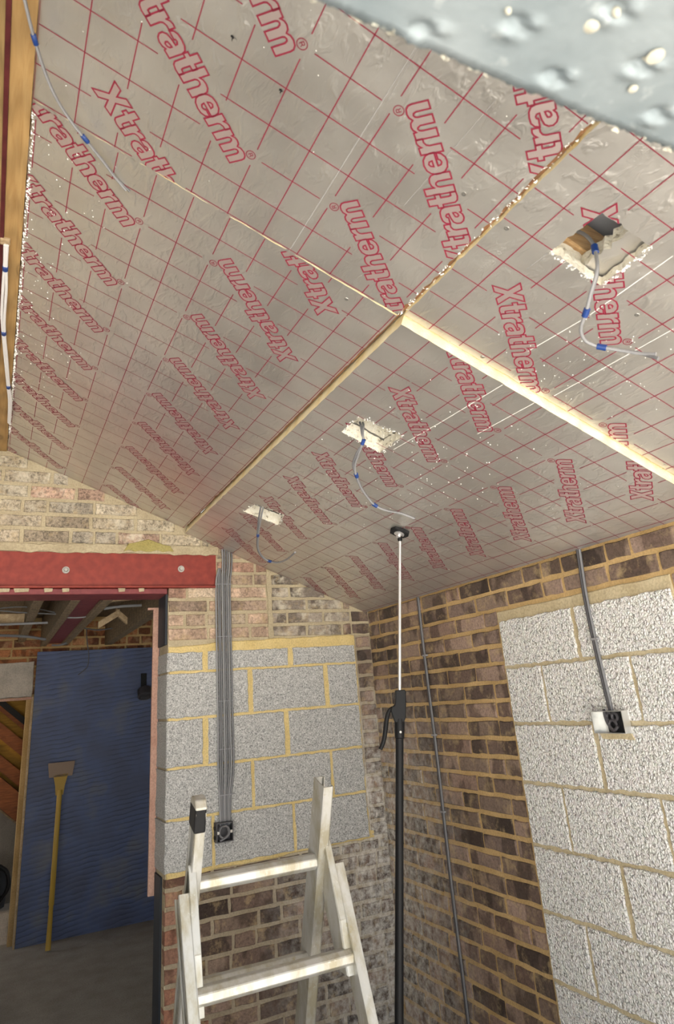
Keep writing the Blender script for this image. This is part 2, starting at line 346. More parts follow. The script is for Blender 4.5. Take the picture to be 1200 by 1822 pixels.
# ------------------------------------------------------------------ bricks
def brick_mesh(i, ma, dep=.05):
    # unit brick 1 x 1 on its face, `dep` deep, chamfered and uneven, face towards -y
    r = random.Random(100+i); j = lambda a: r.uniform(-a, a); c = .05
    base = [(-.5, -.5), (-.2, -.5), (.15, -.5), (.5, -.5), (.5, 0), (.5, .5), (.18, .5), (-.17, .5), (-.5, .5), (-.5, 0)]; n = len(base); vs = []
    base = [(x+j(.014 if abs(x) == .5 else .06), z+j(.05)) for x, z in base]
    for x, z in base: vs.append((x, .005, z))
    for x, z in base: vs.append((x*(1-.5*c), -.002+j(.0012), z*(1-2.6*c)))
    for x, z in base: vs.append((x, dep, z))
    fs = [tuple(range(n, 2*n))] + [(i, (i+1) % n, (i+1) % n+n, i+n) for i in range(n)] + [(i+2*n, (i+1) % n+2*n, (i+1) % n, i) for i in range(n)]
    me = bpy.data.meshes.new('brick'); me.from_pydata(vs, [], fs); me.materials.append(M[ma]); me.update(); return me
BR = [brick_mesh(i, 'brick') for i in range(12)]
def put(name, me, parent, p, rz, sx, sz, color=None, rot=0.):
    o = bpy.data.objects.new(name, me); COL.objects.link(o); o.parent = parent
    o.location = Vector(p)-ORG[parent]; o.rotation_euler = (0, rot, rz); o.scale = (sx, 1, sz)
    if color: o.color = color if len(color) == 4 else (*color, 1)
    return o
def courses(parent, z0, z1, pitch, spans, place, colour, seed, proud=.004):
    r = random.Random(seed); k = 0; z = z0
    while z < z1-.02:
        zt = min(z+pitch, z1); zm = (z+zt)/2
        for a, b in spans(z, zt):
            x = a - (.1125 if k % 2 else 0) - r.uniform(0, .03)
            while x < b:
                L = .215 if r.random() > .3 else .1025
                x0, x1 = max(x, a), min(x+L, b)
                if x1-x0 > .03:
                    place(parent, (x0+x1)/2, zm, x1-x0, zt-z-.0155+r.uniform(-.003, .002), colour((x0+x1)/2, zm, r), r)
                x += L+.0125+r.uniform(-.002, .004)
        z += pitch; k += 1
def place_back(parent, x, z, L, H, c, r): put('brick', r.choice(BR), parent, (x, -.004+r.uniform(-.002, .0015), z), 0, L, H, c, r.uniform(-.006, .006))
def place_right(parent, y, z, L, H, c, r): put('brick', r.choice(BR), parent, (-.004+r.uniform(-.002, .0015), y, z), math.pi/2*-1, L, H, c, r.uniform(-.006, .006))
def pick(r, cs):
    c = r.choice(cs); f = r.uniform(.82, 1.18); return (*[min(1, v*f) for v in c[:3]], .35 if cs is BEIGE else (.6 if cs is PINK else 1.0))
DARK = [(.098, .067, .052), (.13, .087, .067), (.16, .11, .084), (.205, .145, .11), (.25, .175, .135), (.30, .21, .165), (.22, .155, .125), (.27, .18, .14)]
BEIGE = [(.44, .37, .28), (.50, .43, .32), (.38, .31, .23), (.54, .47, .36), (.46, .39, .29), (.50, .34, .26), (.40, .35, .28)]
PINK = [(.46, .32, .23), (.54, .39, .29), (.42, .31, .23), (.34, .25, .19), (.55, .44, .33), (.50, .31, .23)]
GREYB = [(.24, .20, .165), (.19, .155, .13), (.34, .29, .24), (.40, .30, .23)]
# right wall: bricks round the blocked-up window
PZ0, PZ1, PY0, PY1 = .18, 1.842, -1.193, -2.105                          # blocked window
def sp_right(z0, z1):
    zm = (z0+z1)/2
    if PZ0-.03 < zm < PZ1: return [(-2.75, PY1-.008), (PY0+.008, -.006)]
    return [(-2.75, -.006)]
courses(wall_right, .018, 2.006, .0764, lambda a, b: [(-y1, -y0) if 0 else (y0, y1) for y0, y1 in sp_right(a, b)], place_right, lambda y, z, r: pick(r, DARK), 11)
# back wall: gable left of the vertical joint, piers over the steel's bearing, bricks round and under the block panel
BX0, BX1, BZ0, BZ1 = -1.205, -.112, .812, 1.862                          # blocked panel
def sp_top(z0, z1): return [(-3.3, min(-.955, -((z0+z1)/2+.012-ZE)/TP))] if z0 > 2.33 else []
courses(wall_back, 2.374, 2.96, .0775, lambda a, b: [(l, h) for l, h in sp_top(a, b) if h > l], place_back, lambda x, z, r: pick(r, BEIGE), 12)
def sp_mid(z0, z1):
    zm = (z0+z1)/2; hi = min(-.006, -(zm+.006-ZE)/TP); lo = -1.205 if zm < 2.15 else -.938
    out = []
    for a, b in ((lo, -.648), (-.620, -.13), (-.118, -.006)):
        b = min(b, hi)
        if b-a > .04: out.append((a, b))
    return out
courses(wall_back, 1.872, 2.42, .0722, sp_mid, place_back, lambda x, z, r: pick(r, PINK if x < -.64 else (GREYB if x < -.2 else DARK+[(.24, .15, .10)])), 13)
def sp_side(z0, z1): return [(BX1+.012, -.006)]
courses(wall_back, .816, 1.868, .0752, sp_side, place_back, lambda x, z, r: pick(r, DARK), 14)
courses(wall_back, .012, .81, .0742, lambda a, b: [(-1.205, -.006)], place_back, lambda x, z, r: pick(r, [(.36, .17, .11), (.30, .16, .11)] if x < -1.1 else DARK[:5]), 15)
# ------------------------------------------------------------------ blocks
def ragged_slab(name, outline, y0, depth, ma, parent, axis='y', amp=.004, step=.03, seed=1):
    """a block or mortar bed with an uneven outline; outline in (a, z); axis y: faces -y, axis x: faces -x"""
    r = random.Random(seed); pts = []
    n = len(outline)
    for i in range(n):
        a, b = Vector(outline[i]), Vector(outline[(i+1) % n]); k = max(1, int((b-a).length/step)); d = (b-a).normalized(); nn = Vector((-d.y, d.x))
        for q in range(k): pts.append(a+(b-a)*q/k+nn*r.uniform(-amp, amp))
    bm = bmesh.new()
    cen = sum(pts, Vector((0, 0)))/len(pts)
    P3 = (lambda p, y: Vector((p.x, y, p.y))) if axis == 'y' else (lambda p, y: Vector((y, p.x, p.y)))
    f0 = [bm.verts.new(P3(p+(cen-p).normalized()*.004, y0)) for p in pts]
    f1 = [bm.verts.new(P3(p, y0+.005)) for p in pts]; f2 = [bm.verts.new(P3(p, y0+depth)) for p in pts]
    bm.faces.new(f0)
    m_ = len(pts)
    for A, B in ((f0, f1), (f1, f2)):
        for i in range(m_): bm.faces.new((A[i], A[(i+1) % m_], B[(i+1) % m_], B[i]))
    bm.faces.new(f2)
    bmesh.ops.recalc_face_normals(bm, faces=bm.faces)
    vs = [v.co.copy() for v in bm.verts]; bm.verts.index_update(); fs = [tuple(v.index for v in f.verts) for f in bm.faces]; bm.free()
    return obj(name, vs, fs, ma, parent)
rect = lambda a, b, c, d: [(a, c), (b, c), (b, d), (a, d)]
# the old grey mortar of the corner strip and of the courses under the panel
ragged_slab('mortar_bed', rect(-.115, -.001, .79, 1.872), -.0008, .03, 'mortar_low', wall_back, 'y', .002, .06, 33)
ragged_slab('mortar_bed', rect(-1.203, -.001, .004, .80), -.0008, .03, 'mortar_low', wall_back, 'y', .002, .06, 34)
# right wall panel
ragged_slab('mortar_bed', rect(PY1, PY0, PZ0, PZ1), -.006, .05, 'mortar_p', wall_right, 'x', .002, .05, 3)
zr = 1.6022; rows = [(zr+.007, 1.796)] + [(zr-.225*(k+1)+.007, zr-.225*k-.007) for k in range(6)]
for k, (za, zb) in enumerate(rows):
    js = [PY0-.012, -1.646, PY1+.008] if k % 2 == 0 else [PY0-.012, -1.423, -1.873, PY1+.008]
    for i in range(len(js)-1):
        g = .011 if k % 2 == 0 else .007
        a = js[i] - (0 if i == 0 else g); b = js[i+1] + (0 if i == len(js)-2 else g)
        ragged_slab('block', rect(b, a, za, zb), -.014, .06, 'blockw', wall_right, 'x', .0035, .022, 40+k*5+i)
# back wall panel
ragged_slab('mortar_bed', [(-1.200, .80), (-.085, .815), (-.085, .845), (-.112, .85), (-.112, 1.875), (-.6, 1.868), (-.95, 1.858), (-1.2, 1.846)], -.007, .05, 'mortar_y', wall_back, 'y', .004, .04, 4)
zg = 1.7165
rows = [((zg+.006, zg+.098), (-.945, -.505)), ((zg-.219, zg-.006), (-.7645, -.3145)), ((zg-.444, zg-.231), (-1.005, -.548)), ((zg-.669, zg-.456), (-.7645, -.3145)), ((zg-.894, zg-.681), (-.975, -.548))]
rows[2] = (rows[2][0], (-1.012, -.565)); rows[0] = (rows[0][0], (-1.01, -.525))
for k, ((za, zb), js) in enumerate(rows):
    e = [-1.212, *js, -.118]
    for i in range(3):
        g = .014 if k in (0, 1, 2) else .008
        a = e[i]+(0 if i == 0 else g); b = e[i+1]-(.001 if i == 2 else g)
        ragged_slab('block', rect(a, b, za, zb), -.013, .222 if i == 0 else .06, 'blockg', wall_back, 'y', .0025, .025, 80+k*4+i)
# crumbs of damp course on the reveal and the pink stop bead
o = MB().box((-1.216, .02, 1.86), (-1.204, .195, 2.12)).box((-1.214, .06, .0), (-1.204, .195, .80)).build('damp_course', 'dpc', wall_back)
b_ = MB()
zz = 0.74
pts = [(-1.236+R.uniform(-.004, .004), .118, .74+i*.1) for i in range(15)]
b_.box((-1.241, .206, .70), (-1.207, .222, 2.07)).box((-1.272, .204, 2.065), (-1.207, .222, 2.076))
struct(b_.build('trim_1', 'pinktrim'))
# ------------------------------------------------------------------ steels
st = empty('steel_beam', (-1.85, 0, 2.148)); tag(st, 'red oxide steel beam with two bolts over the door opening', 'steel beam')
MB().box((-2.74, -.004, 2.158), (-.945, .012, 2.332)).build('web', 'redsteel', st)
bevel(MB().box((-2.74, -.030, 2.148), (-.955, .10, 2.159)).build('flange', 'redsteel', st), .002)
for x, z in ((-1.725, 2.241), (-1.14, 2.253)):
    bo = MB().lathe([(.018, 0), (.018, .003), (.0175, .0035)], (x, -.004, z), (0, -1, 0), 18).build('washer', 'zinc', st)
    MB().lathe([(.0115, .003), (.0115, .011), (.009, .013)], (x, -.004, z), (0, -1, 0), 6).build('bolt_head', 'zinc', st)
tag(bevel(MB().box((-2.6, -.012, 2.118), (-1.215, .19, 2.146)).build('steel_plate', 'plum'), .002), 'plum painted steel plate tight under the red beam', 'steel plate')
mo = MB()
for x, w_ in ((-2.0, .05), (-1.92, .06), (-1.80, .035), (-1.72, .03), (-1.45, .03), (-1.35, .025)):
    mo.hexa([(x-w_/2, -.02, 2.128), (x+w_/2, -.02, 2.131), (x+w_/2, .03, 2.131), (x-w_/2, .03, 2.128), (x-w_/2*1.2, -.018, 2.147), (x+w_/2*1.1, -.018, 2.147), (x+w_/2, .03, 2.147), (x-w_/2, .03, 2.147)])
o = mo.build('mortar_snots', 'mortar_b', wall_back)
# mortar band and moss patch on top of the steel, loose pointing round its bearing
ragged_slab('mortar_bed', rect(-2.75, -.93, 2.331, 2.375), -.012, .05, 'mortar_b', wall_back, 'y', .006, .035, 6)
ragged_slab('moss_patch', [(-1.45, 2.345), (-1.18, 2.345), (-1.20, 2.375), (-1.27, 2.39), (-1.32, 2.415), (-1.36, 2.395), (-1.42, 2.38)], -.015, .03, 'mossy', wall_back, 'y', .006, .03, 8)
ragged_slab('mortar_bed', [(-.648, 1.87), (-.62, 1.87), (-.62, 2.24), (-.648, 2.25)], -.008, .03, 'mortar_b', wall_back, 'y', .004, .03, 9)
# ridge beam: timber, steel plate, timber, seen from below
rb = empty('ridge_beam', (XR, -1.65, 2.86)); tag(rb, 'flitch ridge beam of two timbers with red steel plate between', 'beam')
MB().box((-2.0935, -3.265, 2.852), (-2.0475, -.006, 3.06)).build('timber', 'timber_y', rb)
o = MB().box((-2.104, -3.265, 2.848), (-2.0940, -.006, 3.06)).build('flitch_plate', 'darkred', rb); o['label'] = 'dark red steel plate'
o = MB().box((-2.151, -3.265, 2.852), (-2.1045, -.006, 3.06)).build('timber', 'timber_o', rb); o['label'] = 'olive stained timber'
# ------------------------------------------------------------------ galvanised lintel over the rear opening, close above the camera
zl = 2.1
def dent_h(x, y, ds):
    h = 0
    for dx, dy, a in ds:
        u, v = (x-dx)/.015, (y-dy)/.0075; q = u*u+v*v
        if q < 16: h += a*(math.exp(-q*1.5)*(1.0+.5*math.sin(u*4+v*3+dx*90)) - .7*math.exp(-((u+.2)**2+(v-1.3)**2)*1.6) - .5*math.exp(-((u-.9)**2+(v+.9)**2)*2.5))
    return h
DS = []
for i in range(-1, 7):
    for j in range(-3, 4):
        x = -1.714+.0745*i+.147*j; y = -3.286-.0415*i-.008*j
        DS.append((x+R.uniform(-.004, .004), y+R.uniform(-.003, .003), R.uniform(.006, .010)))
DS = [d for d in DS if -3.55 < d[1] < -3.28]
xs = [-3.7]+[-2.05+i*.0045 for i in range(int(.9/.0045))]+[-.05]; ys = [-3.277-i*.0045 for i in range(62)]
ys[0] = -3.272
vs = [Vector((x+(0), y+(R.uniform(-.0012, .0012) if j else R.uniform(-.002, .002)), zl+dent_h(x, y, DS)+.002*math.sin(x*9))) for j, y in enumerate(ys) for x in xs]
nx = len(xs); fs = [(j*nx+i, j*nx+i+1, (j+1)*nx+i+1, (j+1)*nx+i) for j in range(len(ys)-1) for i in range(nx-1)]
nb = len(vs)
vs += [Vector((x, -3.268, zl+.045)) for x in xs]; fs += [(i+1, i, nb+i, nb+i+1) for i in range(nx-1)]
lin = obj('lintel', vs, fs, 'galv', smooth=True); tag(lin, 'dented galvanised steel lintel close above the viewer at top right', 'lintel')
sp = MB()
for u, v, a, b in ((1056, 48, .006, .009), (1167, 100, .011, .0055), (1127, 158, .006, .003), (1098, 26, .004, .004), (905, 22, .003, .003)):
    p = Z(u, v, zl-.004); sp.lathe([(a*.2, -.002), (a*.8, -.0005), (b, .0025), (a, .005)], p, (0, 0, 1), 10)
sp.build('mortar_splash', 'splash', lin, True)
dr = MB()
for i in range(260):
    xx = R.uniform(-2.05, -1.15); a = R.uniform(.002, .006); c = Vector((xx, -3.2705+R.uniform(-.004, .001), zl+R.uniform(-.001, .012)))
    dr.add([c+Vector((R.uniform(-a, a)*1.6, R.uniform(-a, a)*.6, R.uniform(-a, a)*.7)) for _ in range(4)], [(0, 1, 2), (0, 2, 3), (0, 3, 1), (1, 3, 2)])
o = dr.build('mortar_drips', 'splash', lin); o['kind'] = 'stuff'
# ================================================================== INSULATION BOARDS
GL = {}
def arc(cx, cy, rx, ry, a0, a1, n=6): return [(cx+rx*math.cos(math.radians(a0+(a1-a0)*i/n)), cy+ry*math.sin(math.radians(a0+(a1-a0)*i/n))) for i in range(n+1)]
q = .23
GL['X'] = (.84, [[(0, 0), (.27, .5), (.02, 1), (.29, 1), (.42, .70), (.55, 1), (.82, 1), (.57, .5), (.84, 0), (.57, 0), (.42, .30), (.27, 0)]])
GL['t'] = (.46, [[(.1, .55), (0, .55), (0, .74), (.1, .74), (.1, .93), (.33, .93), (.33, .74), (.46, .74), (.46, .55), (.33, .55), (.33, .27)] + [(.35, .20), (.46, .19), (.46, 0), (.30, -.01)] + [(.17, .03), (.11, .12)]])
GL['r'] = (.46, [[(0, 0), (0, .74), (.21, .74), (.22, .64), (.28, .72), (.36, .76), (.46, .75), (.46, .53), (.35, .53), (.26, .47), (q, .38), (q, 0)]])
GL['a'] = (.63, [[(.03, .51), (.06, .65), (.16, .74), (.31, .76), (.47, .74), (.58, .66), (.62, .52), (.62, 0), (.40, 0), (.38, .07), (.30, 0), (.18, -.02), (.07, .03), (0, .14), (0, .27), (.07, .38), (.2, .43), (.38, .46), (.37, .54), (.31, .58), (.26, .56), (.25, .51)], [(.39, .31), (.39, .22), (.34, .16), (.27, .14), (.23, .19), (.24, .26), (.31, .29)]])
GL['h'] = (.65, [[(0, 0), (0, 1), (q, 1), (q, .66)] + [(.30, .73), (.41, .76), (.54, .73), (.62, .65), (.65, .52)] + [(.65, 0), (.42, 0), (.42, .46), (.38, .55), (.32, .57), (.26, .54), (q, .46), (q, 0)]])
GL['e'] = (.65, [[(.65, .31), (.24, .31), (.26, .20), (.33, .155), (.40, .18), (.43, .25), (.63, .25), (.58, .10), (.46, .0), (.32, -.02), (.16, .02), (.05, .13), (0, .30), (0, .45), (.05, .61), (.16, .72), (.32, .76), (.48, .73), (.60, .62), (.65, .45)], [(.24, .45), (.42, .45), (.40, .55), (.33, .59), (.27, .55)]])
GL['m'] = (1.0, [[(0, 0), (0, .74), (.21, .74), (.22, .65), (.29, .73), (.38, .76), (.49, .73), (.56, .64), (.64, .73), (.75, .76), (.88, .73), (.96, .64), (.98, .52), (.98, 0), (.76, 0), (.76, .46), (.73, .55), (.68, .57), (.63, .54), (.61, .46), (.61, 0), (.38, 0), (.38, .46), (.34, .55), (.30, .57), (.25, .54), (q, .46), (q, 0)]])
GL['R'] = (.7, [[(0, 0), (0, 1), (.45, 1), (.62, .85), (.62, .65), (.45, .5), (.7, 0)], [(0, .5), (.45, .5)]])
def taller(loops, top):
    return [[(a, b*.975 if b < .9 else top) for a, b in lp] for lp in loops]
for ch_ in 'traehm': GL[ch_] = (GL[ch_][0], taller(GL[ch_][1], 1.0))
WORD = []
x = 0
for ch in 'Xtratherm':
    wd, loops = GL[ch]; 
    for k, lp in enumerate(loops): WORD.append(([(x+a, b) for a, b in lp], k))
    x += wd - .012
WLEN = x
def ribbon(pts, wd, closed=True):
    n = len(pts); P = [Vector(p) for p in pts]; out = []
    for i in range(n):
        a, b, c = P[(i-1) % n], P[i], P[(i+1) % n]
        d1 = (b-a).normalized() if (closed or i > 0) else (c-b).normalized(); d2 = (c-b).normalized() if (closed or i < n-1) else d1
        n1, n2 = Vector((-d1.y, d1.x)), Vector((-d2.y, d2.x)); mm = (n1+n2); L = mm.length
        mm = n1 if L < .2 else mm/L; k = wd/max(.45, mm.dot(n1)); out.append((b+mm*k, b-mm*k))
    fs = []
    for i in range(n if closed else n-1): fs.append((out[i][0], out[(i+1) % n][0], out[(i+1) % n][1], out[i][1]))
    return fs
CAPH = .066; LEN = .418
AX = LEN/WLEN
class Print:                                                            # collects flat printed polygons in (s, t) of one board
    def __init__(s): s.red = []; s.fill = []; s.boxes = []
    def word(s, sR, tR, sgn):
        al = Vector((-.7722, -.6354))*sgn; up = Vector((-.6354, .7722))*sgn; org = Vector((sR, tR)) - al*.411 - up*.062
        T = lambda p: org + al*(p[0]*AX) + up*(p[1]*CAPH)
        for lp, k in WORD:
            pts = [T(p) for p in lp]; s.red += ribbon(pts, .0017)
            if k == 0: s.fill.append(pts)
        cc = Vector((sR, tR)); ring = [cc+Vector((math.cos(a*math.pi/8), math.sin(a*math.pi/8)))*.0105 for a in range(16)]; s.red += ribbon(ring, .0009)
        for lp in GL['R'][1]:
            s.red += ribbon([cc+al*((p[0]-.32)*.010)+up*((p[1]-.5)*.010) for p in lp], .0008, False)
        s.boxes.append((org, al, up))
    def blocked(s, p):
        for org, al, up in s.boxes:
            d = Vector(p)-org; a, b = d.dot(al), d.dot(up)
            if -.018 < a < LEN+.012 and -.016 < b < CAPH*(.80 if .12 < a/LEN < .99 else 1.0)+.018: return True
            if LEN-.030 <= a < LEN+.018 and .040 < b < .084: return True
        return False
def board(name, s0, s1, t0, t1, h, sL, t0R, holes, label, pencil=(), crease=(), skew=0., thick=.027, rag=.0015, stamps=(), raglist=None, seed=1):
    r = random.Random(seed); cen = bs((s0+s1)/2, (t0+t1)/2, h); root = empty(name, cen); tag(root, label, 'insulation board')
    # slab with ragged edges and real cut-outs
    bm = bmesh.new()
    def loop(c, amp, step):
        pts = []
        for i in range(len(c)):
            a, b = Vector(c[i]), Vector(c[(i+1) % len(c)]); k = max(1, int((b-a).length/step)); d = (b-a).normalized(); nn = Vector((-d.y, d.x))
            am = amp[i] if isinstance(amp, (list, tuple)) else amp
            for j in range(k): pts.append(a+(b-a)*j/k+nn*(r.uniform(-am, am)*(3 if r.random() < .07 else 1) if j else 0))
        vs = [bm.verts.new((p.x, p.y, 0)) for p in pts]
        return [bm.edges.new((vs[i], vs[(i+1) % len(vs)])) for i in range(len(vs))]
    ed = loop([(s0, t0), (s1, t0), (s1, t1+skew), (s0, t1)], raglist or rag, .022)
    for hc in holes: ed += loop(hc, .0035, .012)
    bmesh.ops.triangle_fill(bm, use_beauty=True, use_dissolve=False, edges=ed)
    bm.normal_update(); low = list(bm.faces)
    ex = bmesh.ops.extrude_face_region(bm, geom=low); top = [g for g in ex['geom'] if isinstance(g, bmesh.types.BMVert)]
    for v in top: v.co.z = thick
    vs = []; fs = []; fm = []
    bm.verts.index_update()
    for v in bm.verts: vs.append(bs(v.co.x, v.co.y, h-v.co.z))
    lowset = set(low)
    for f in bm.faces:
        fs.append(tuple(v.index for v in f.verts)); zs = [v.co.z for v in f.verts]
        if max(zs)-min(zs) < 1e-6: fm.append(0)
        else:
            cm = f.calc_center_median(); fm.append(2 if any(min(q_[0] for q_ in hc)-.012 < cm.x < max(q_[0] for q_ in hc)+.012 and min(q_[1] for q_ in hc)-.012 < cm.y < max(q_[1] for q_ in hc)+.012 for hc in holes) else 1)
    bm.free()
    me_o = obj('foil_faced_slab', vs, fs, 'foil', root, mats=['foil', 'foam', 'foam2'], fmat=fm)
    b2 = bmesh.new(); b2.from_mesh(me_o.data); bmesh.ops.recalc_face_normals(b2, faces=b2.faces); b2.to_mesh(me_o.data); b2.free()
    if sL is None: return root
    P = Print()
    for k in range(-14, 15):
        for s_, sg in ((sL, 1), (sL-.215, -1)):
            tt = t0R + k*.2893
            if t0-.4 < tt < t1+.4: P.word(s_, tt, sg)
    def inhole(s_, t_):
        for hc in holes:
            c = [Vector(p) for p in hc]; ins = True; sg = None
            for i in range(len(c)):
                e = c[(i+1) % len(c)]-c[i]; d = Vector((s_, t_))-c[i]; x_ = e.x*d.y-e.y*d.x
                if sg is None: sg = x_ > 0
                elif (x_ > 0) != sg: ins = False
            if ins: return True
        return False
    def flat(polys, name_, ma, hh, clip=True):
        bm = bmesh.new()
        for pl in polys:
            try: bm.faces.new([bm.verts.new((p[0], p[1], 0)) for p in pl])
            except ValueError: pass
        for co, no in (((s0+.002, 0, 0), (-1, 0, 0)), ((s1-.002, 0, 0), (1, 0, 0)), ((0, t0+.002, 0), (0, -1, 0)), ((0, t1-.002, 0), (0, 1, 0))):
            bmesh.ops.bisect_plane(bm, geom=bm.verts[:]+bm.edges[:]+bm.faces[:], plane_co=co, plane_no=no, clear_outer=True)
        for hc in holes:
            for i in range(len(hc)):
                a, b = Vector(hc[i]), Vector(hc[(i+1) % len(hc)]); d = (b-a).normalized()
                near = [f for f in bm.faces if (f.calc_center_median()-Vector((a.x+b.x, a.y+b.y, 0))/2).length < .2]
                ge = set(near); 
                for f in near: ge.update(f.edges); ge.update(f.verts)
                bmesh.ops.bisect_plane(bm, geom=list(ge), plane_co=(a.x, a.y, 0), plane_no=(-d.y, d.x, 0))
        if holes:
            kill = [f for f in bm.faces if inhole(*f.calc_center_median()[:2])]
            bmesh.ops.delete(bm, geom=kill, context='FACES')
        bm.normal_update()
        for f in bm.faces:
            if f.normal.z < 0: f.normal_flip()
        bm.verts.index_update(); vs = [bs(v.co.x, v.co.y, h+hh) for v in bm.verts]; fs = [tuple(v.index for v in f.verts) for f in bm.faces]; bm.free()
        if fs: return obj(name_, vs, fs, ma, root)
    # grid lines, broken round each word
    lines = []; gp = .0977; tp = .09643; wd = .00115; stp = .006
    def line(fixed, a, b, along_s):
        cur = None; v = a
        while v < b+stp:
            p = (v, fixed) if along_s else (fixed, v)
            ok = v <= b and not P.blocked(p)
            if ok and cur is None: cur = v
            if not ok and cur is not None:
                e = min(v, b)
                if e-cur > .012:
                    lines.append([(cur, fixed-wd), (e, fixed-wd), (e, fixed+wd), (cur, fixed+wd)] if along_s else [(fixed-wd, cur), (fixed+wd, cur), (fixed+wd, e), (fixed-wd, e)])
                cur = None
            v += stp
    k = -30
    while k < 60:
        sv = sL - .008 + k*gp
        if s0 < sv < s1: line(sv, t0, t1, False)
        tv = t0R - .002 + k*tp
        if t0 < tv < t1: line(tv, s0, s1, True)
        k += 1
    lf = flat(P.fill, 'letter_fill', 'pink', .0005); lf['kind'] = 'stuff'; flat(P.red, 'printed_lettering', 'red', .0010); flat(lines, 'printed_grid', 'red', .0008)
    if pencil: flat([[Vector(a)+Vector(n_), Vector(b)+Vector(n_), Vector(b)-Vector(n_), Vector(a)-Vector(n_)] for a, b, n_ in pencil], 'pencil_line', 'pencil', .0007)['kind'] = 'stuff'
    if crease: flat([[Vector(a)+Vector(n_), Vector(b)+Vector(n_), Vector(b)-Vector(n_), Vector(a)-Vector(n_)] for a, b, n_ in crease], 'scuff_line', 'scuff', .0006)['kind'] = 'stuff'
    for ss, tt in stamps:
        cu = bpy.data.curves.new('stamp', 'FONT'); cu.body = '12022:220 1'; cu.size = .017; cu.space_character = 1.15; tmp = bpy.data.objects.new('stamp', cu); COL.objects.link(tmp)
        me = bpy.data.meshes.new_from_object(tmp.evaluated_get(bpy.context.evaluated_depsgraph_get())); bpy.data.objects.remove(tmp)
        obj('date_stamp', [bs(ss+v.co.y, tt+v.co.x, h+.0008) for v in me.vertices], [tuple(p.vertices) for p in me.polygons], 'stamp', root)
    return root
HC = .025
def stl(pts, h): return [ST(u, v, h) for u, v in pts]
holeD = stl([(980, 448), (1070, 508), (1160, 438), (1072, 378)], 0)
hole1 = stl([(608, 768), (677, 806), (717, 775), (640, 742)], HC)
hole2 = stl([(433, 910), (495, 934), (507, 916), (455, 897)], HC)
RC = ST(885.8, 765.3, HC)
cr = lambda a, b, h=0: (ST(*a, h), ST(*b, h), (.0010, 0))
C_ = board('insulation_board', .012, 1.200, .004, 2.338, HC, RC[0], RC[1], [hole1, hole2],
    'sagging silver foil insulation board over the back corner with two square cut-outs', rag=.001, seed=2, thick=.053, crease=[cr((948, 652), (790, 748), HC), cr((1000, 690), (850, 772), HC), cr((790, 748), (700, 800), HC)])
D_ = board('insulation_board', .012, 1.204, 2.348, 3.262, 0, .742, 2.375, [holeD],
    'silver foil insulation board on the right slope with one large cut-out showing a rafter', pencil=[(ST(1115, 338), ST(1075, 372), (.0007, .0007)), (ST(975, 450), ST(938, 478), (.0007, .0007))], stamps=[(1.145, 2.60), (1.10, 3.0)], seed=3, crease=[cr((1198, 455), (1050, 560)), cr((1048, 562), (940, 625)), cr((1199, 585), (985, 705))])
A_ = board('insulation_board', 1.2165, 2.2122, .004, 2.331, 0, 1.915, 2.146, [],
    'silver foil insulation board beside the ridge beam, running to the back wall', raglist=[.001, .002, .0015, .0015], skew=.0048, seed=4)
pl = [(ST(742, 82), ST(516, 445), (.0011, .0008)), (ST(882, 178), ST(720, 365), (.0006, .0004)), (ST(746, 82), ST(690, 180), (.0006, .0004))]
B_ = board('insulation_board', 1.2165, 2.2122, 2.336, 3.262, 0, 1.73, 2.536, [],
    'nearest silver foil insulation board crossed by grey pencil lines, torn along its edge', pencil=pl, raglist=[.002, .0012, .001, .004], seed=5)
# second layer over the right-hand boards with smaller cut-outs (seen through the holes)
def shrink(hc, ds, dt):
    cs = sum(p[0] for p in hc)/4; ct = sum(p[1] for p in hc)/4
    return [(p[0]+ds*(1 if p[0] < cs else -.2), p[1]+dt*(1 if p[1] < ct else -1)) for p in hc]
hD2 = [(1.066, 2.735), (.968, 2.735), (.968, 2.93), (1.066, 2.93)]
up = board('insulation_board', .012, 1.17, .012, 3.262, -.032, None, 0, [hD2, shrink(hole1, .006, .006), shrink(hole2, .006, .006)],
    'second layer of foil board seen through the square cut-outs', thick=.045, seed=6)
for o in up.children: o.data.materials[1] = M['foam2']
for o in C_.children:
    if o.name.startswith('foil_faced_slab'):
        pass
# crumbled foam lips round the cut-outs
def lip(root, hc, h, name='torn_foam_edge', n=70, amp=.006, sides=(0, 1, 2, 3), seed=5):
    r = random.Random(seed); mb = MB()
    for i in range(n):
        e = r.choice(sides); a, b = Vector(hc[e]), Vector(hc[(e+1) % 4]); p = a+(b-a)*r.random(); d = r.uniform(.002, amp)
        nn = Vector((-(b-a).normalized().y, (b-a).normalized().x)); cc = Vector((sum(q_[0] for q_ in hc)/4, sum(q_[1] for q_ in hc)/4))
        if (p-cc).dot(nn) < 0: nn = -nn
        p += nn*r.uniform(-.003, amp*1.3); c = bs(p.x, p.y, h+.001)
        mb.add([c+Vector((r.uniform(-d, d), r.uniform(-d, d), r.uniform(-.003, .002))) for _ in range(4)], [(0, 1, 2), (0, 2, 3), (0, 3, 1), (1, 3, 2)])
    o = mb.build(name, 'speck', root); o['kind'] = 'stuff'; return o
lip(B_, [(1.2165, 2.34), (1.2165, 3.26), (1.23, 3.26), (1.23, 2.34)], 0, sides=(0,), n=150, amp=.005, seed=9); lip(D_, holeD, 0, sides=(0, 1), seed=5, n=120); lip(C_, hole1, HC, seed=6, n=90); lip(C_, hole2, HC, seed=7, n=60)
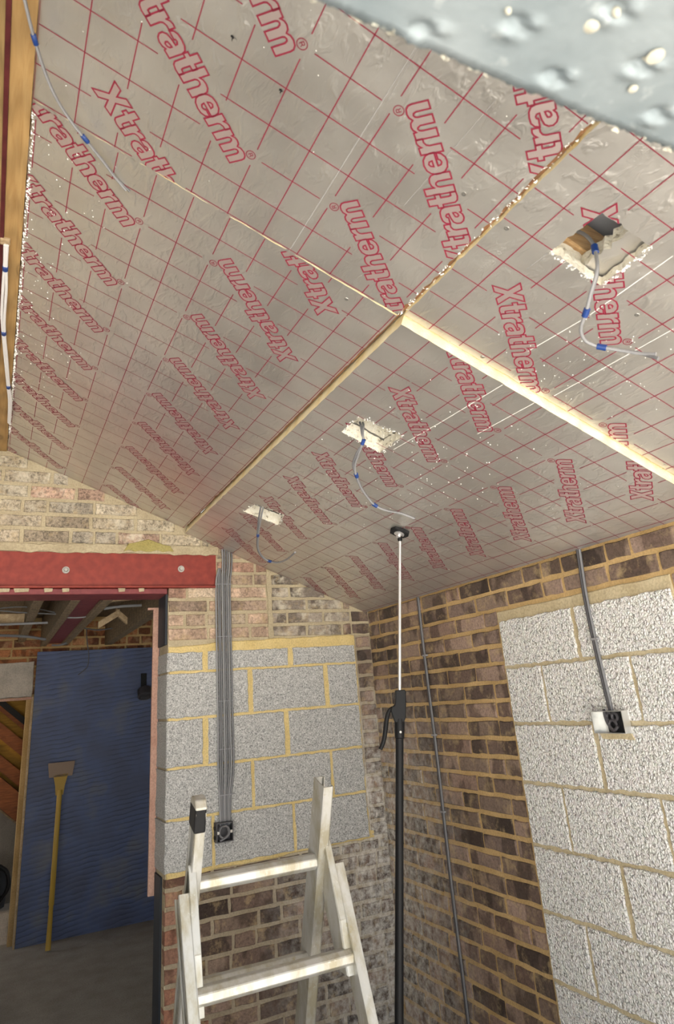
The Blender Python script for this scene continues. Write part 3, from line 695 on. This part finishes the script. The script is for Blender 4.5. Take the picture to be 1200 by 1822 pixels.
def specks(root, n, fn, h, seed, lo=.0012, hi=.0032):
    r = random.Random(seed); mb = MB()
    for i in range(n):
        s_, t_ = fn(r); d = r.uniform(lo, hi); c = bs(s_, t_, h+.0012)
        mb.add([c+NRM*-d*.8, c+Vector((d, 0, -d*TP)), c+Vector((-d*.5, d, d*.5*TP)), c+Vector((-d*.5, -d, d*.5*TP))], [(0, 1, 2), (0, 2, 3), (0, 3, 1), (1, 3, 2)])
    o = mb.build('foam_crumbs', 'speck', root); o['kind'] = 'stuff'
specks(C_, 120, lambda r: (min(1.1, max(.1, r.gauss(.72, .18))), min(2.2, max(.2, r.gauss(1.75, .33)))), HC, 21)
specks(C_, 30, lambda r: (r.uniform(.1, 1.1), r.uniform(.3, 2.2)), HC, 22)
specks(D_, 90, lambda r: (min(.98, max(.1, r.gauss(.75, .12))), min(3.0, max(2.4, r.gauss(2.62, .14)))), 0, 23, .001, .0025)
specks(A_, 90, lambda r: (2.19-abs(r.gauss(0, .10)), r.uniform(.8, 2.3)), 0, 24)
specks(A_, 420, lambda r: (2.2095-abs(r.gauss(0, .004)), r.uniform(.25, 2.3)), 0, 25, .002, .0042)
specks(B_, 30, lambda r: (r.uniform(1.25, 2.15), r.uniform(2.36, 3.1)), 0, 26, .0008, .002)
# screw heads and tears in the foil
def screw(root, u, v, h):
    p = CL(u, v, h); MB().lathe([(.0045, 0), (.006, .0008), (.005, .0018), (.0018, .0018), (.0014, .0006)], p, -NRM, 10).build('screw', 'zinc', root)
for root, u, v, h in ((B_, 826, 345, 0), (D_, 902, 406, 0), (D_, 859, 635, 0), (A_, 617, 532, 0), (D_, 1134, 560, 0)): screw(root, u, v, h)
for u, v in ((414, 66), (500, 161)):
    p = CL(u, v, .001); mb = MB()
    mb.add([p+Vector((a, b, -a*TP)) for a, b in ((-.004, -.002), (0, -.0035), (.004, 0), (.001, .0035), (-.002, .002))], [(0, 1, 2, 3, 4)])
    for k in range(4):
        d = Vector((math.cos(k*1.7), math.sin(k*1.7), 0))*.0045; mb.add([p+d, p+d*1.5+Vector((.002, .001, -.003)), p+d*.6+Vector((.001, -.003, -.002))], [(0, 1, 2)])
    mb.build('torn_hole', 'blackmatt', B_)
# battens behind the joints and the seam strip, rafters above the cut-outs
bat = MB().prism([bs(1.17, .01, -.053), bs(1.245, .01, -.053), bs(1.245, 3.26, -.053), bs(1.17, 3.26, -.053)], -NRM*-.001).build('batten', 'batten')
bpy.data.objects.remove(bat)
tag(MB().bar(bs(1.2100, .02, -.030), bs(1.2100, 3.255, -.030), (bs(1, 0)-bs(0, 0))*.0055, NRM*.012).build('batten', 'batten'), 'brown timber batten showing in the long joint between upper and lower boards', 'batten')
tag(MB().bar(bs(.02, 2.727, -.121), bs(2.15, 2.727, -.121), (0, .0235, 0), NRM*.042).build('rafter', 'rafter'), 'grained timber rafter visible through the largest cut-out', 'rafter')
# ================================================================== CABLES
def cable(name, label, paths, ma, r=.0042, tapes=(), group=None, tape_r=None, cat='cable', mats=None):
    cur = [curve(p, 6) for p in paths]; root = empty(name, cur[0][0]); tag(root, label, cat, group)
    for i, c in enumerate(cur):
        o = MB().tube(c, r, 8).build('strand', (mats or [ma]*9)[i], root, True)
    allc = cur[0]
    for i in tapes:
        P_ = sum((c[min(i, len(c)-1)] for c in cur), Vector())/len(cur); Q_ = sum((c[min(i+2, len(c)-1)] for c in cur), Vector())/len(cur)
        d = (Q_-P_).normalized(); sep = max((c[min(i, len(c)-1)]-P_).length for c in cur)
        MB().tube([P_-d*.011, P_-d*.010, P_+d*.010, P_+d*.011], [sep+r*.9, sep+r*1.25, sep+r*1.25, sep+r*.9], 10).build('tape', 'tape', root, True)
    return root
def offs(path, d): return [Vector(p)+Vector(q_) for p, q_ in zip(path, d)]
pd = [(1008, 408, -.14), (1035, 414, -.10), (1052, 428, -.055), (1060, 447, -.02), (1063, 480, .03), (1052, 520, .06), (1043, 556, .08), (1034, 585, .09), (1041, 605, .09), (1060, 615, .09), (1078, 619, .095), (1108, 624, .10), (1140, 629, .11), (1168, 630, .12)]
pA = [CL(u, v, h) for u, v, h in pd]
dA = [(.004, .003, .002)]*4+[(.007, .006, 0), (.006, .004, .0)]+[(.0035, .002, .002)]*7+[(.0, -.002, -.012)]
cable('cable_pair', 'grey cable pair with blue tape hanging out of the large cut-out at right', [pA, offs(pA, dA)], 'cable_g', .0042, (17, 36, 58), mats=['cable_l', 'cable_g'])
pd = [(646, 752, -.03), (647, 758, -.01), (646, 770, .02), (646, 786, .05), (639, 806, .07), (632, 828, .085), (634, 846, .095), (645, 872, .10), (667, 899, .105), (690, 909, .11), (715, 914, .115), (738, 923, .12)]
pA = [CL(u, v, h) for u, v, h in pd]; dA = [(-.012, 0, 0), (-.01, 0, 0), (-.004, 0, 0), (.003, .002, 0), (-.008, 0, 0), (-.008, 0, 0)]+[(.0035, .002, .002)]*6
cable('cable_pair', 'grey cable pair with blue tape curling from the middle cut-out towards the prop', [pA, offs(pA, dA)], 'cable_g', .0042, (18, 36, 48), mats=['cable_l', 'cable_g'])
pd = [(470, 898, .0), (468, 906, .02), (464, 925, .05), (460, 952, .08), (460, 976, .10), (468, 991, .105), (480, 999, .11), (495, 1001, .115), (511, 995, .12), (525, 983, .12)]
pA = [CL(u, v, h) for u, v, h in pd]; dA = [(-.014, 0, 0), (-.012, 0, 0), (-.010, 0, 0), (-.005, 0, 0)]+[(-.0045, 0, 0)]*2+[(.003, .002, .002)]*4
cable('cable_pair', 'thin grey cable pair with blue tape dangling from the farthest cut-out', [pA, offs(pA, dA)], 'cable_g', .0042, (18, 36), mats=['cable_l', 'cable_g'])
pd = [(34, -30, .03), (43, 0, .035), (52, 38, .04), (61, 71, .04), (77, 122, .04), (96, 168, .04), (120, 208, .035), (151, 248, .03), (185, 290, .018), (206, 318, .008), (224, 339, .006)]
pA = [CL(u, v, h) for u, v, h in pd]
cable('cable_pair', 'light grey cable pair with two blue tapes lying from the ridge beam across the joint', [pA, offs(pA, [(.001, .001, .004)]*9+[(.003, .002, .003), (.009, .0, .0)])], 'cable_l', .0027, (18, 42), mats=['cable_l', 'cable_g'])
pd = [(9, 436), (8, 470), (5, 515), (3, 560), (5, 592), (9, 640), (13, 682), (16, 715), (15, 752)]
pA = [Z(u, v, 2.838) for u, v in pd]
cable('cable_pair', 'white cable pair with blue tapes hanging down along the ridge beam', [pA, offs(pA, [(.006, 0, 0), (.005, 0, 0), (.010, 0, 0), (.009, 0, 0), (.006, 0, 0), (.007, 0, 0), (.006, 0, 0), (.008, 0, 0), (.005, .01, 0)])], 'cable_w', .0045, (7, 24, 37), mats=['cable_w', 'cable_w'])
tag(bevel(MB().box(Z(4, 432, 2.845)-Vector((.006, .02, 0)), Z(14, 432, 2.845)+Vector((.006, .016, .012))).build('wood_chip', 'joist_end'), .002), 'pale wood chip packing the white cables on the ridge beam', 'wood chip')
# wall cables
def wall_run(pts, k, x=-.011): return [W(u+k, v, x) for u, v in pts]
p1 = [(747, 1052), (755, 1120), (765, 1200), (778, 1320), (792, 1450), (812, 1600), (843, 1790)]
def zrun(ys, z0, z1, x=-.013, n=9): return [Vector((x, ys[0]+(ys[1]-ys[0])*i/n+.003*math.sin(i*1.3), z0+(z1-z0)*i/n)) for i in range(n+1)]
cable('cable_pair', 'dark cable pair clipped down the brick wall behind the prop', [zrun((-.577, -.585), 2.012, .02), zrun((-.586, -.595), 2.012, .02)], 'cable_d', .0052, mats=['cable_d', 'cable_g'])
p2 = [W(u, v, -.020) for u, v in [(1027, 974), (1039, 1055), (1054, 1130), (1070, 1200), (1086, 1264)]]
p2[-1].z -= .012
cable('cable_pair', 'dark cable pair running down the white blocks into the galvanised box', [p2, offs(p2, [(0, -.012, 0)]*4+[(0, -.010, 0)])], 'cable_d', .0055, mats=['cable_d', 'cable_g'])
for z, od in ((1.70, 'uppermost'), (1.32, 'middle'), (.98, 'lowest')):
    tag(MB().box((-.021, -.602, z), (-.005, -.570, z+.008)).build('cable_clip', 'cable_l'), od+' of three small clips holding the dark cables to the brick wall', 'clip', 'clips on the dark brick wall cables')
p = W(1057, 1137, -.02); tag(MB().box((-.028, p.y-.022, p.z-.004), (-.012, p.y+.010, p.z+.004)).build('cable_clip', 'cable_l'), 'small light clip on the dark cables over the white blocks', 'clip')
# vertical bundle on the back wall
NB = 8
for i in range(NB):
    x0 = -.950+i*.0112; yb = -.020-(.003 if i % 2 else 0)
    top = [(-.9513+i*.0135, -.014, 2.368), (-.9513+i*.0133, yb, 2.30), (-.951+i*.0126, yb, 2.24)] if i > 2 else [(-.932+i*.004, -.016, 2.255), (-.938+i*.006, yb, 2.235)]
    pts = top+[(x0, yb, 2.17)]+[(x0+R.uniform(-.0015, .0015), yb, z) for z in (1.95, 1.70, 1.45, 1.25)]+[(-.945+i*.0078, yb, 1.10), (-.945+i*.0074, -.026, .99)]
    tag(MB().tube(curve(pts, 5), .0048, 7).build('cable', 'cable_g' if i % 3 else 'cable_l', None, True), ['leftmost', 'second', 'third', 'fourth', 'fifth', 'sixth', 'seventh', 'rightmost'][i]+' grey cable, counted from the left, of the vertical bundle beside the steel beam', 'cable', 'grey cables bundled down the back wall')
for z, od in ((2.165, 'topmost'), (1.885, 'second highest'), (1.56, 'middle'), (1.33, 'second lowest'), (1.12, 'lowest')):
    tag(MB().box((-.957, -.0285, z), (-.864, -.0262, z+.004)).build('cable_tie', 'cable_l'), od+' thin pale tie across the grey cable bundle', 'cable tie', 'ties on the grey cable bundle')
# back boxes
def frame_box(root, P0, du, dv, dn, w_, ma, name='box_body'):
    mb = MB(); P0, du, dv, dn = map(Vector, (P0, du, dv, dn))                 # open box: back plus four sides
    q_ = lambda a, b, c: P0+du*a+dv*b+dn*c
    def bx(a0, a1, b0, b1, c0, c1): mb.hexa([q_(a0, b0, c0), q_(a1, b0, c0), q_(a1, b1, c0), q_(a0, b1, c0), q_(a0, b0, c1), q_(a1, b0, c1), q_(a1, b1, c1), q_(a0, b1, c1)])
    U, V = w_/du.length, w_/dv.length
    bx(0, 1, 0, 1, 0, .06); bx(0, U, 0, 1, .06, 1); bx(1-U, 1, 0, 1, .06, 1); bx(U, 1-U, 0, V, .06, 1); bx(U, 1-U, 1-V, 1, .06, 1)
    return mb.build(name, ma, root)
b1 = empty('back_box', (-.933, -.03, .925)); tag(b1, 'black square back box of coiled cable at the foot of the cable bundle', 'electrical box')
frame_box(b1, (-.974, -.013, .922), (.084, 0, 0), (0, 0, .084), (0, -.046, 0), .004, 'cable_d')
ring = [(-.932+.024*math.cos(a*.5), -.036-.0012*a*.5, .964+.026*math.sin(a*.5)) for a in range(30)]
MB().tube(curve(ring, 3), .0045, 7).build('coiled_cable', 'cable_g', b1, True)
MB().tube(curve([(-.955, -.05, .928), (-.93, -.052, .938), (-.905, -.048, .955)], 5), .0045, 7).build('coiled_cable', 'cable_g', b1, True)
for x in (-.966, -.899): MB().box((x-.006, -.058, .958), (x+.006, -.050, .970)).build('fixing_lug', 'zinc', b1)
for i in range(4):
    MB().lathe([(.009, 0), (.009, .0015), (.004, .0015)], (-.9745, -.022-(i % 2)*.018, .942+(i//2)*.04), (-1, 0, 0), 12).build('knockout', 'black', b1)
b2 = empty('back_box', (0, -1.745, 1.345)); tag(b2, 'double galvanised back box with black cable ends on the white blocks', 'electrical box')
frame_box(b2, (-.012, -1.678, 1.346), (0, -.142, 0), (0, 0, .074), (-.034, 0, 0), .0022, 'galvbox')
for k, (y, z, r_) in enumerate(((-1.747, 1.400, .013), (-1.772, 1.400, .012), (-1.760, 1.372, .017))):
    MB().tube(curve([(-.028-.003*k, y+r_*math.cos(a*.55), z+r_*math.sin(a*.55)) for a in range(13)], 3), .0052, 7).build('cable_end', 'cable_d', b2, True)
MB().tube(curve([(-.03, -1.728, 1.425), (-.034, -1.732, 1.40), (-.036, -1.742, 1.375), (-.038, -1.765, 1.357), (-.036, -1.785, 1.37)], 5), .0055, 7).build('cable_end', 'cable_d', b2, True)
MB().prism([(-.020, -1.728, 1.349), (-.020, -1.722, 1.418), (-.020, -1.79, 1.418), (-.020, -1.795, 1.349)], (-.004, 0, 0)).build('black_plate', 'blackmatt', b2)  # flat black plate across the middle of the box
ragged_slab('chased_mortar', [(-1.83, 1.325), (-1.68, 1.325), (-1.668, 1.345), (-1.822, 1.345)], -.017, .02, 'mortar_p', wall_right, 'x', .002, .02, 31)
# ================================================================== CEILING PROP
pad = CL(712, 945, HC); dirp = Vector((-.28/2.2, 0, -1)).normalized()
def pp(z): return pad + dirp*((pad.z-z)/-dirp.z)
pr = empty('ceiling_prop', pp(0)); tag(pr, 'telescopic prop with black tube holding up the sagging foil board', 'prop')
n_ = -NRM; u_ = Vector((0, 1, 0)); v_ = n_.cross(u_)
mb = MB(); oc = [pad+(u_*math.cos(a)*.047+v_*math.sin(a)*.047)*(1.0 if k % 2 else .90) for k, a in enumerate([math.pi/4*i+.2 for i in range(8)])]
mb.prism(oc, n_*.012); o = bevel(mb.build('pad', 'blackmatt', pr), .002)
MB().lathe([(.022, .012), (.022, .017), (.012, .020), (.011, .030), (.004, .034)], pad, n_, 20).build('swivel_plate', 'rod', pr, True)
ax = dirp
MB().lathe([(.008, .02), (.010, .026), (.010, .040), (.007, .046)], pad, ax, 14).build('collar', 'black', pr, True)
zh = 1.535
MB().tube([pad+ax*.03, pp(zh)], .0064, 12).build('rod', 'rod', pr, True)
MB().tube([pp(1.42), pp(.03)], .0152, 16).build('tube', 'black', pr, True)
gx = Vector((.9, -.43, 0)).normalized(); gy = Vector((.43, .9, 0)).normalized()      # grip turned broadside on
def gp_(a, z, d): return pp(z)+gx*a+gy*d
mb = MB()
prof = [(-.018, 1.545), (.020, 1.545), (.024, 1.535), (.024, 1.445), (.016, 1.428), (-.018, 1.428), (-.030, 1.455), (-.036, 1.475), (-.030, 1.487), (-.022, 1.49), (-.019, 1.50)]
mb.prism([gp_(a, z, -.017) for a, z in prof], gy*.034); bevel(mb.build('grip', 'black', pr), .004, 2)
MB().tube([pp(1.44), pp(1.425), pp(1.372), pp(1.37)], [.019, .020, .0185, .015], 16).build('sleeve', 'black', pr, True)
MB().lathe([(.005, 0), (.005, .003), (.003, .004)], gp_(.002, 1.394, -.0185), -gy, 12).build('rivet', 'zinc', pr)
lv = curve([gp_(-.028, 1.482, 0), gp_(-.042, 1.470, 0), (gp_(-.050, 1.445, 0)), gp_(-.055, 1.405, 0), gp_(-.062, 1.365, 0), gp_(-.074, 1.338, 0)], 5)
MB().tube(lv, [.007+.002*math.sin(i/len(lv)*3) for i in range(len(lv))], 10).build('trigger', 'black', pr, True)
MB().lathe([(.045, 0), (.045, .008), (.02, .016), (.017, .035)], pp(0), (0, 0, 1), 20).build('foot', 'blackmatt', pr, True)
# ================================================================== STEP LADDER
ld = empty('step_ladder', (-1.26, -1.3, 0)); tag(ld, 'splashed aluminium step ladder standing before the grey block panel', 'ladder')
LD = Vector((0, .36, -1)).normalized()                                        # rear section leans away towards the floor
LN = Vector((0, 1, .36)).normalized()
def stile(top, L, out, par, d=LD, nrm=LN, wd=.060, th=.028, name='stile'):
    # C channel: web on the inner side, flanges turned outwards
    top = Vector(top); o_ = Vector((out, 0, 0)); mb = MB(); b_ = top+d*L
    mb.bar(top, b_, o_*.0015, nrm*wd/2)
    for k in (-1, 1):
        mb.bar(top+o_*th/2+nrm*k*(wd/2-.0015), b_+o_*th/2+nrm*k*(wd/2-.0015), o_*th/2, nrm*.0015)
    for k in (-1, 1): mb.bar(top+o_*(th-.0015)+nrm*k*(wd/2-.006), b_+o_*(th-.0015)+nrm*k*(wd/2-.006), o_*.0015, nrm*.006)
    return mb.build(name, 'alu', par)
TL, TR_ = Vector((-1.432, -1.50, 1.268)), Vector((-1.062, -1.50, 1.292))
Lq = lambda t: (t.z)/(-LD.z)
sl = stile(TL, Lq(TL)-.01, -1, ld); srt = stile(TR_, Lq(TR_)-.01, 1, ld, wd=.074, th=.032)
cap_ = MB(); tc = TL+Vector((-.014, 0, 0))
prf = [(-.033, -.055), (.033, -.055), (.034, .008), (.026, .024), (.008, .031), (-.014, .028), (-.030, .014)]
cap_.prism([tc+Vector((-.017, 0, 0))+LN*a-LD*b for a, b in prf], (.034, 0, 0)); o = bevel(cap_.build('end_cap', 'black', ld), .005, 2)
cap2 = MB(); cap2.prism([tc+Vector((-.0175, 0, 0))+LN*a-LD*b for a, b in [(-.034, .010), (.034, .006), (.027, .027), (.008, .034), (-.014, .031), (-.031, .017)]], (.035, 0, 0)); bevel(cap2.build('cap_splash', 'alu', ld), .004, 2)
def rung(z, y, xa=-1.432, xb=-1.062, par=ld, r_=.027):
    mb = MB(); pts = [Vector((0, math.cos(a)*r_*1.05, math.sin(a)*r_)) for a in [math.pi/8+math.pi/4*i for i in range(8)]]
    for p in pts: p.z = max(-r_*.8, min(r_*.8, p.z))
    mb.prism([Vector((xa, y, z))+p for p in pts], (xb-xa, 0, 0)); return bevel(mb.build('rung', 'alu', par), .002)
for i in range(4):
    z = 1.066-.28*i; rung(z, TL.y+(TL.z-z)*.36)
# front section, hinged at the top rung and sloping towards the viewer
HY, HZ = TL.y+(TL.z-1.10)*.36, 1.10
FD = Vector((0, -.42, -1)).normalized(); FN = Vector((0, 1, -.42)).normalized()
for x, out in ((-1.470, -1), (-1.018, 1)):
    a = Vector((x, HY-.02, HZ-.05)); s_ = stile(a, a.z/(-FD.z)-.01, out, ld, FD, FN, .060, .028)
    # pressed hinge plate: a tapering folded sheet between the two sections
    xs_ = x+(-.006 if out > 0 else .006)
    pr_ = [(HY-.022, 1.128), (HY+.012, 1.122), (HY+.02, 1.07), (HY-.002, .93), (HY-.075, .80), (HY-.125, .80), (HY-.095, .93), (HY-.045, 1.06)]
    mb = MB(); mb.prism([(xs_-out*.016, y, z) for y, z in pr_], (out*.004, 0, 0))
    mb.bar((xs_-out*.008, HY-.026, 1.124), (xs_-out*.004, HY-.098, .93), (.011, 0, 0), (0, .002, .001)).bar((xs_-out*.004, HY-.098, .93), (xs_-out*.004, HY-.128, .80), (.011, 0, 0), (0, .002, .001))
    bevel(mb.build('hinge_plate', 'alu', ld), .0015)
    MB().lathe([(.010, 0), (.010, .006), (.005, .008)], (xs_-out*.017, HY-.004, 1.085), (-out, 0, 0), 12).build('hinge_bolt', 'zinc', ld)
for i in range(3):
    z = .84-.27*i; rung(z, HY-.02+(HZ-.05-z)*-.42, -1.470, -1.018)
for x, y in ((-1.446, TL.y+TL.z*.36), (-1.048, TR_.y+TR_.z*.36), (-1.484, HY-.02-(HZ-.05)*.42), (-1.004, HY-.02-(HZ-.05)*.42)):
    bevel(MB().box((x-.02, y-.035, 0), (x+.02, y+.035, .05)).build('foot', 'blackmatt', ld), .004)
# ================================================================== HALL BEYOND THE DOOR OPENING
YF = 2.75
fw = struct(MB().prism([(x, YF, z) for x, z in [(-1.74, 0), (.6, 0), (.6, 2.6), (-3.2, 2.6), (-3.2, 1.72), (-1.74, 1.72)]], (0, .1, 0)).build('wall_far', 'mortar_r'))
courses(fw, 1.735, 2.33, .0755, lambda a, b: [(-3.0, .2)], lambda pa, x, z, L, H, c, r: put('brick', r.choice(BR), pa, (x, YF-.004, z), 0, L, H, c), lambda x, z, r: pick(r, [(.42, .17, .07), (.36, .13, .05), (.30, .12, .06), (.46, .22, .10)]), 16)
struct(MB().box((-3.3, .2, 0), (-3.2, YF, 2.6)).build('wall_hall_left', 'hallplaster'))
struct(MB().box((.5, .2, 0), (.6, YF, 2.6)).build('wall_hall_right', 'hallplaster'))
struct(MB().box((-3.3, .2, 2.36), (.6, 4.2, 2.4)).build('ceiling_hall', 'joist'))
struct(MB().box((-3.3, 3.75, 0), (.6, 3.85, 2.4)).build('wall_stair_back', 'hallplaster'))
ragged_slab('stone_lintel', rect(-2.6, -1.705, 1.724, 2.0), YF-.02, .10, 'lintelstone', fw, 'y', .004, .05, 51)
ragged_slab('lintel_edge', rect(-2.6, -1.70, 1.705, 1.722), YF-.03, .10, 'pinktrim', fw, 'y', .002, .05, 52)
# joists along the hall, a red steel between two of them
def joist(x0, x1, z0, label, ma='joist', y0=.225, y1=YF-.012, zt=2.352):
    t = empty('joist', ((x0+x1)/2, 1.4, z0)); tag(t, label, 'joist')
    MB().box((x0, y0, z0), (x1, y1, zt)).build('timber', ma, t); MB().box((x0+.001, y0-.012, z0+.001), (x1-.001, y0-.0005, zt-.05)).build('cut_end', 'joist_end', t); return t
joist(-1.672, -1.624, 2.123, 'old timber joist left of the red steel in the dark hall')
joist(-1.507, -1.456, 2.123, 'old timber joist right of the red steel in the dark hall')
joist(-1.845, -1.79, 2.165, 'dark timber joist farthest left in the hall ceiling')
joist(-1.150, -1.09, 2.115, 'thick dark timber joist nearest the block pier in the hall')
tag(MB().box((-1.622, .2, 2.142), (-1.509, YF-.012, 2.156)).box((-1.575, .2, 2.156), (-1.565, YF-.012, 2.34)).build('steel_joist', 'plum'), 'plum red steel joist boxed between two timber joists', 'steel joist')
def nog(a, b, hw, hh, label, ma='joist_end', name='noggin'):
    o = MB().bar(a, b, (0, hw, 0), (0, 0, hh)).build(name, ma); tag(o, label, 'timber'); return o
a, b = G(5, 1101, 1.5), G(82, 1099, 1.5); b.x = -1.85; nog((a.x-.2, 1.5, a.z), (b.x, 1.5, a.z), .025, .028, 'pale timber noggin between wall and left joist')
y_ = 1.2
a, b = G(183, 1110, y_), G(212, 1090, y_); nog((a.x-.03, y_, a.z-.01), (b.x, y_, b.z), .02, .022, 'left raking brace of the pale chevron between hall joists', name='brace')
a, b = G(206, 1088, y_+.05), G(226, 1105, y_+.05); nog((a.x, y_+.05, a.z), (b.x, y_+.05, b.z), .02, .022, 'right raking brace of the pale chevron between hall joists', name='brace')
a, b = G(190, 1072, .7), G(236, 1070, .7); nog((a.x, .7, a.z+.02), (b.x, .7, b.z+.03), .02, .02, 'short pale offcut wedged high between hall joists')
# hall cables
def hall(pts, label, ma='cable_g', r=.0045):
    tag(MB().tube(curve([G(u, v, y) for u, v, y in pts], 6), r, 7).build('cable', ma, None, True), label, 'cable')
hall([(-30, 1088, 1.3), (5, 1082, 1.3), (45, 1080, 1.3), (80, 1086, 1.3), (105, 1092, 1.3)], 'grey cable bowed above the pale noggin in the hall')
hall([(-30, 1084, 1.2), (5, 1087, 1.2), (40, 1090, 1.2), (105, 1093, 1.2)], 'straighter grey cable just above the pale noggin')
hall([(-20, 1111, 1.4), (10, 1111, 1.4), (85, 1108, 1.4)], 'thin grey pipe below the pale noggin', 'cable_l', .008)
hall([(-20, 1131, 2.0), (10, 1131, 2.0), (50, 1133, 2.0), (82, 1138, 2.0)], 'lowest grey cable crossing before the orange bricks', 'cable_g', .01)
hall([(118, 1099, 1.0), (140, 1099, 1.0), (158, 1097, 1.0)], 'pale cable crossing under the plum steel', 'cable_l')
hall([(185, 1083, .9), (215, 1079, .9), (252, 1077, .9)], 'grey conduit above the pale chevron', 'cable_l', .009)
hall([(150, 1118, 1.2), (175, 1121, 1.2), (200, 1118, 1.2)], 'dark loop of cable below the chevron', 'cable_d')
hall([(92, 1148, 2.3), (105, 1148, 2.3), (119, 1144, 2.3)], 'grey cable dipping under the joists near the brick', 'cable_g', .008)
hall([(154, 1118, 1.6), (155, 1140, 1.6), (158, 1165, 1.6), (156, 1185, 1.6), (148, 1194, 1.6), (139, 1201, 1.6)], 'thin dark wire hanging before the blue sheet', 'cable_d', .0035)
# blue sheet
YB = 2.66
tl, tr, = G(67, 1160, YB), G(281, 1147, YB)
bl = struct(MB().box((tl.x, YB, 0.0), (tr.x+.06, YB+.018, tl.z)).build('blue_sheet', 'blue')); del bl['kind']
tag(bl, 'tall blue grained sheet covering the doorway at the end of the hall', 'sheet')
tag(MB().box((tl.x-.016, YB-.01, 0), (tl.x-.003, YB+.05, 1.72)).build('door_lining', 'joist_end'), 'pale thin lining post along the left edge of the blue sheet', 'post')
# hook fitting on the sheet
p = G(255, 1222, YB); hk = empty('pipe_hook', p); tag(hk, 'black pipe fitting with round mouth on the blue sheet', 'pipe fitting')
MB().box((p.x-.022, YB-.03, p.z), (p.x+.022, YB-.0005, p.z+.11)).build('bracket', 'blackmatt', hk)
MB().lathe([(.055, 0), (.062, .01), (.062, .07), (.05, .075), (.045, .05), (.02, .045)], (p.x+.005, YB-.035, p.z-.02), (0, -.5, -.85), 20).build('mouth', 'cable_d', hk, True)
# scraper
p = G(110, 1356, YB-.05); q2 = G(92, 1600, YB-.20); d = (q2-p).normalized(); L = (p.z-.0)/(-d.z)
sc_ = empty('floor_scraper', p+d*L); tag(sc_, 'yellow long-handled scraper standing upside down against the blue sheet', 'scraper')
X_ = Vector((1, 0, 0)); K = Vector((0, 1, 0))
MB().prism([p+X_*-.10, p+X_*.10, p+X_*.085+d*.105, p+X_*-.085+d*.105], K*.006).build('blade', 'scraper', sc_)
MB().prism([p+X_*-.055+d*.09, p+X_*.055+d*.085, p+X_*.035+d*.17, p+X_*.028+d*.235, p+X_*-.028+d*.235, p+X_*-.035+d*.17], K*.022+Vector((0, -.012, 0))).build('socket', 'yellow', sc_)
MB().tube([p+d*.20, p+d*.95, p+d*.955, p+d*(L-.01)], [.019, .019, .015, .019], 12).build('handle', 'yellow', sc_, True)
# staircase underside seen left of the sheet
sr = empty('staircase', (-2.1, 3.2, 0)); tag(sr, 'underside of a brown and yellow timber staircase left of the blue sheet', 'staircase')
def diag(v0, v1, y, dep, ma, name):
    # band between two image heights at the left edge, falling to the right
    a0, a1 = G(-40, v0-30, y), G(-40, v1-30, y); b0, b1 = G(100, v0+84, y), G(100, v1+84, y)
    MB().prism([a0, b0, b1, a1], (0, dep, 0)).build(name, ma, sr)
diag(1195, 1238, 3.12, .04, 'stair_y', 'riser'); diag(1238, 1252, 3.00, .2, 'blackmatt', 'shade_strip'); diag(1246, 1262, 3.06, .12, 'stair_b', 'tread'); diag(1256, 1282, 3.10, .04, 'stair_y', 'riser')  # the black strip stands in for the shade between the stair boards
diag(1282, 1312, 3.02, .2, 'stair_b', 'tread'); diag(1312, 1340, 3.10, .04, 'stair_y', 'riser'); diag(1340, 1370, 3.02, .2, 'stair_b', 'tread'); diag(1370, 1384, 3.10, .04, 'stair_y', 'riser')
diag(1380, 1436, 2.96, .2, 'stair_b', 'stringer'); diag(1437, 1441, 2.98, .1, 'joist', 'moulding')
struct(MB().box((-3.2, 3.3, 0), (-1.0, 3.36, 1.66)).build('wall_under_stair', 'hallplaster'))
# black tool bag under the stairs
p = G(2, 1560, 3.0); tb = empty('tool_bag', (p.x, p.y, 0)); tag(tb, 'black bag on a crate under the stairs at the left edge', 'bag')
zb = p.z-.22
MB().lathe([(.10, 0), (.14, .02), (.15, .14), (.14, .26), (.10, .30), (.02, .31)], (p.x-.10, p.y, zb), (0, 0, 1), 18).build('bag_body', 'blackmatt', tb, True)
MB().tube(curve([(p.x-.02, p.y-.10, zb+.05), (p.x+.05, p.y-.12, zb+.16), (p.x+.03, p.y-.12, zb+.27), (p.x-.06, p.y-.11, zb+.33)], 6), .015, 8).build('strap', 'black', tb, True)
MB().box((p.x-.30, p.y-.16, 0), (p.x+.10, p.y+.14, zb+.004)).build('crate', 'lintelstone', tb)
# unseen warm lamp in the hall that brightens the stair boards
ll = bpy.data.lights.new('stair_lamp', 'POINT'); ll.energy = 5; ll.color = (1, .72, .42); ll.shadow_soft_size = .05
lo = bpy.data.objects.new('stair_lamp', ll); COL.objects.link(lo); lo.location = (-2.45, 2.45, 1.25)
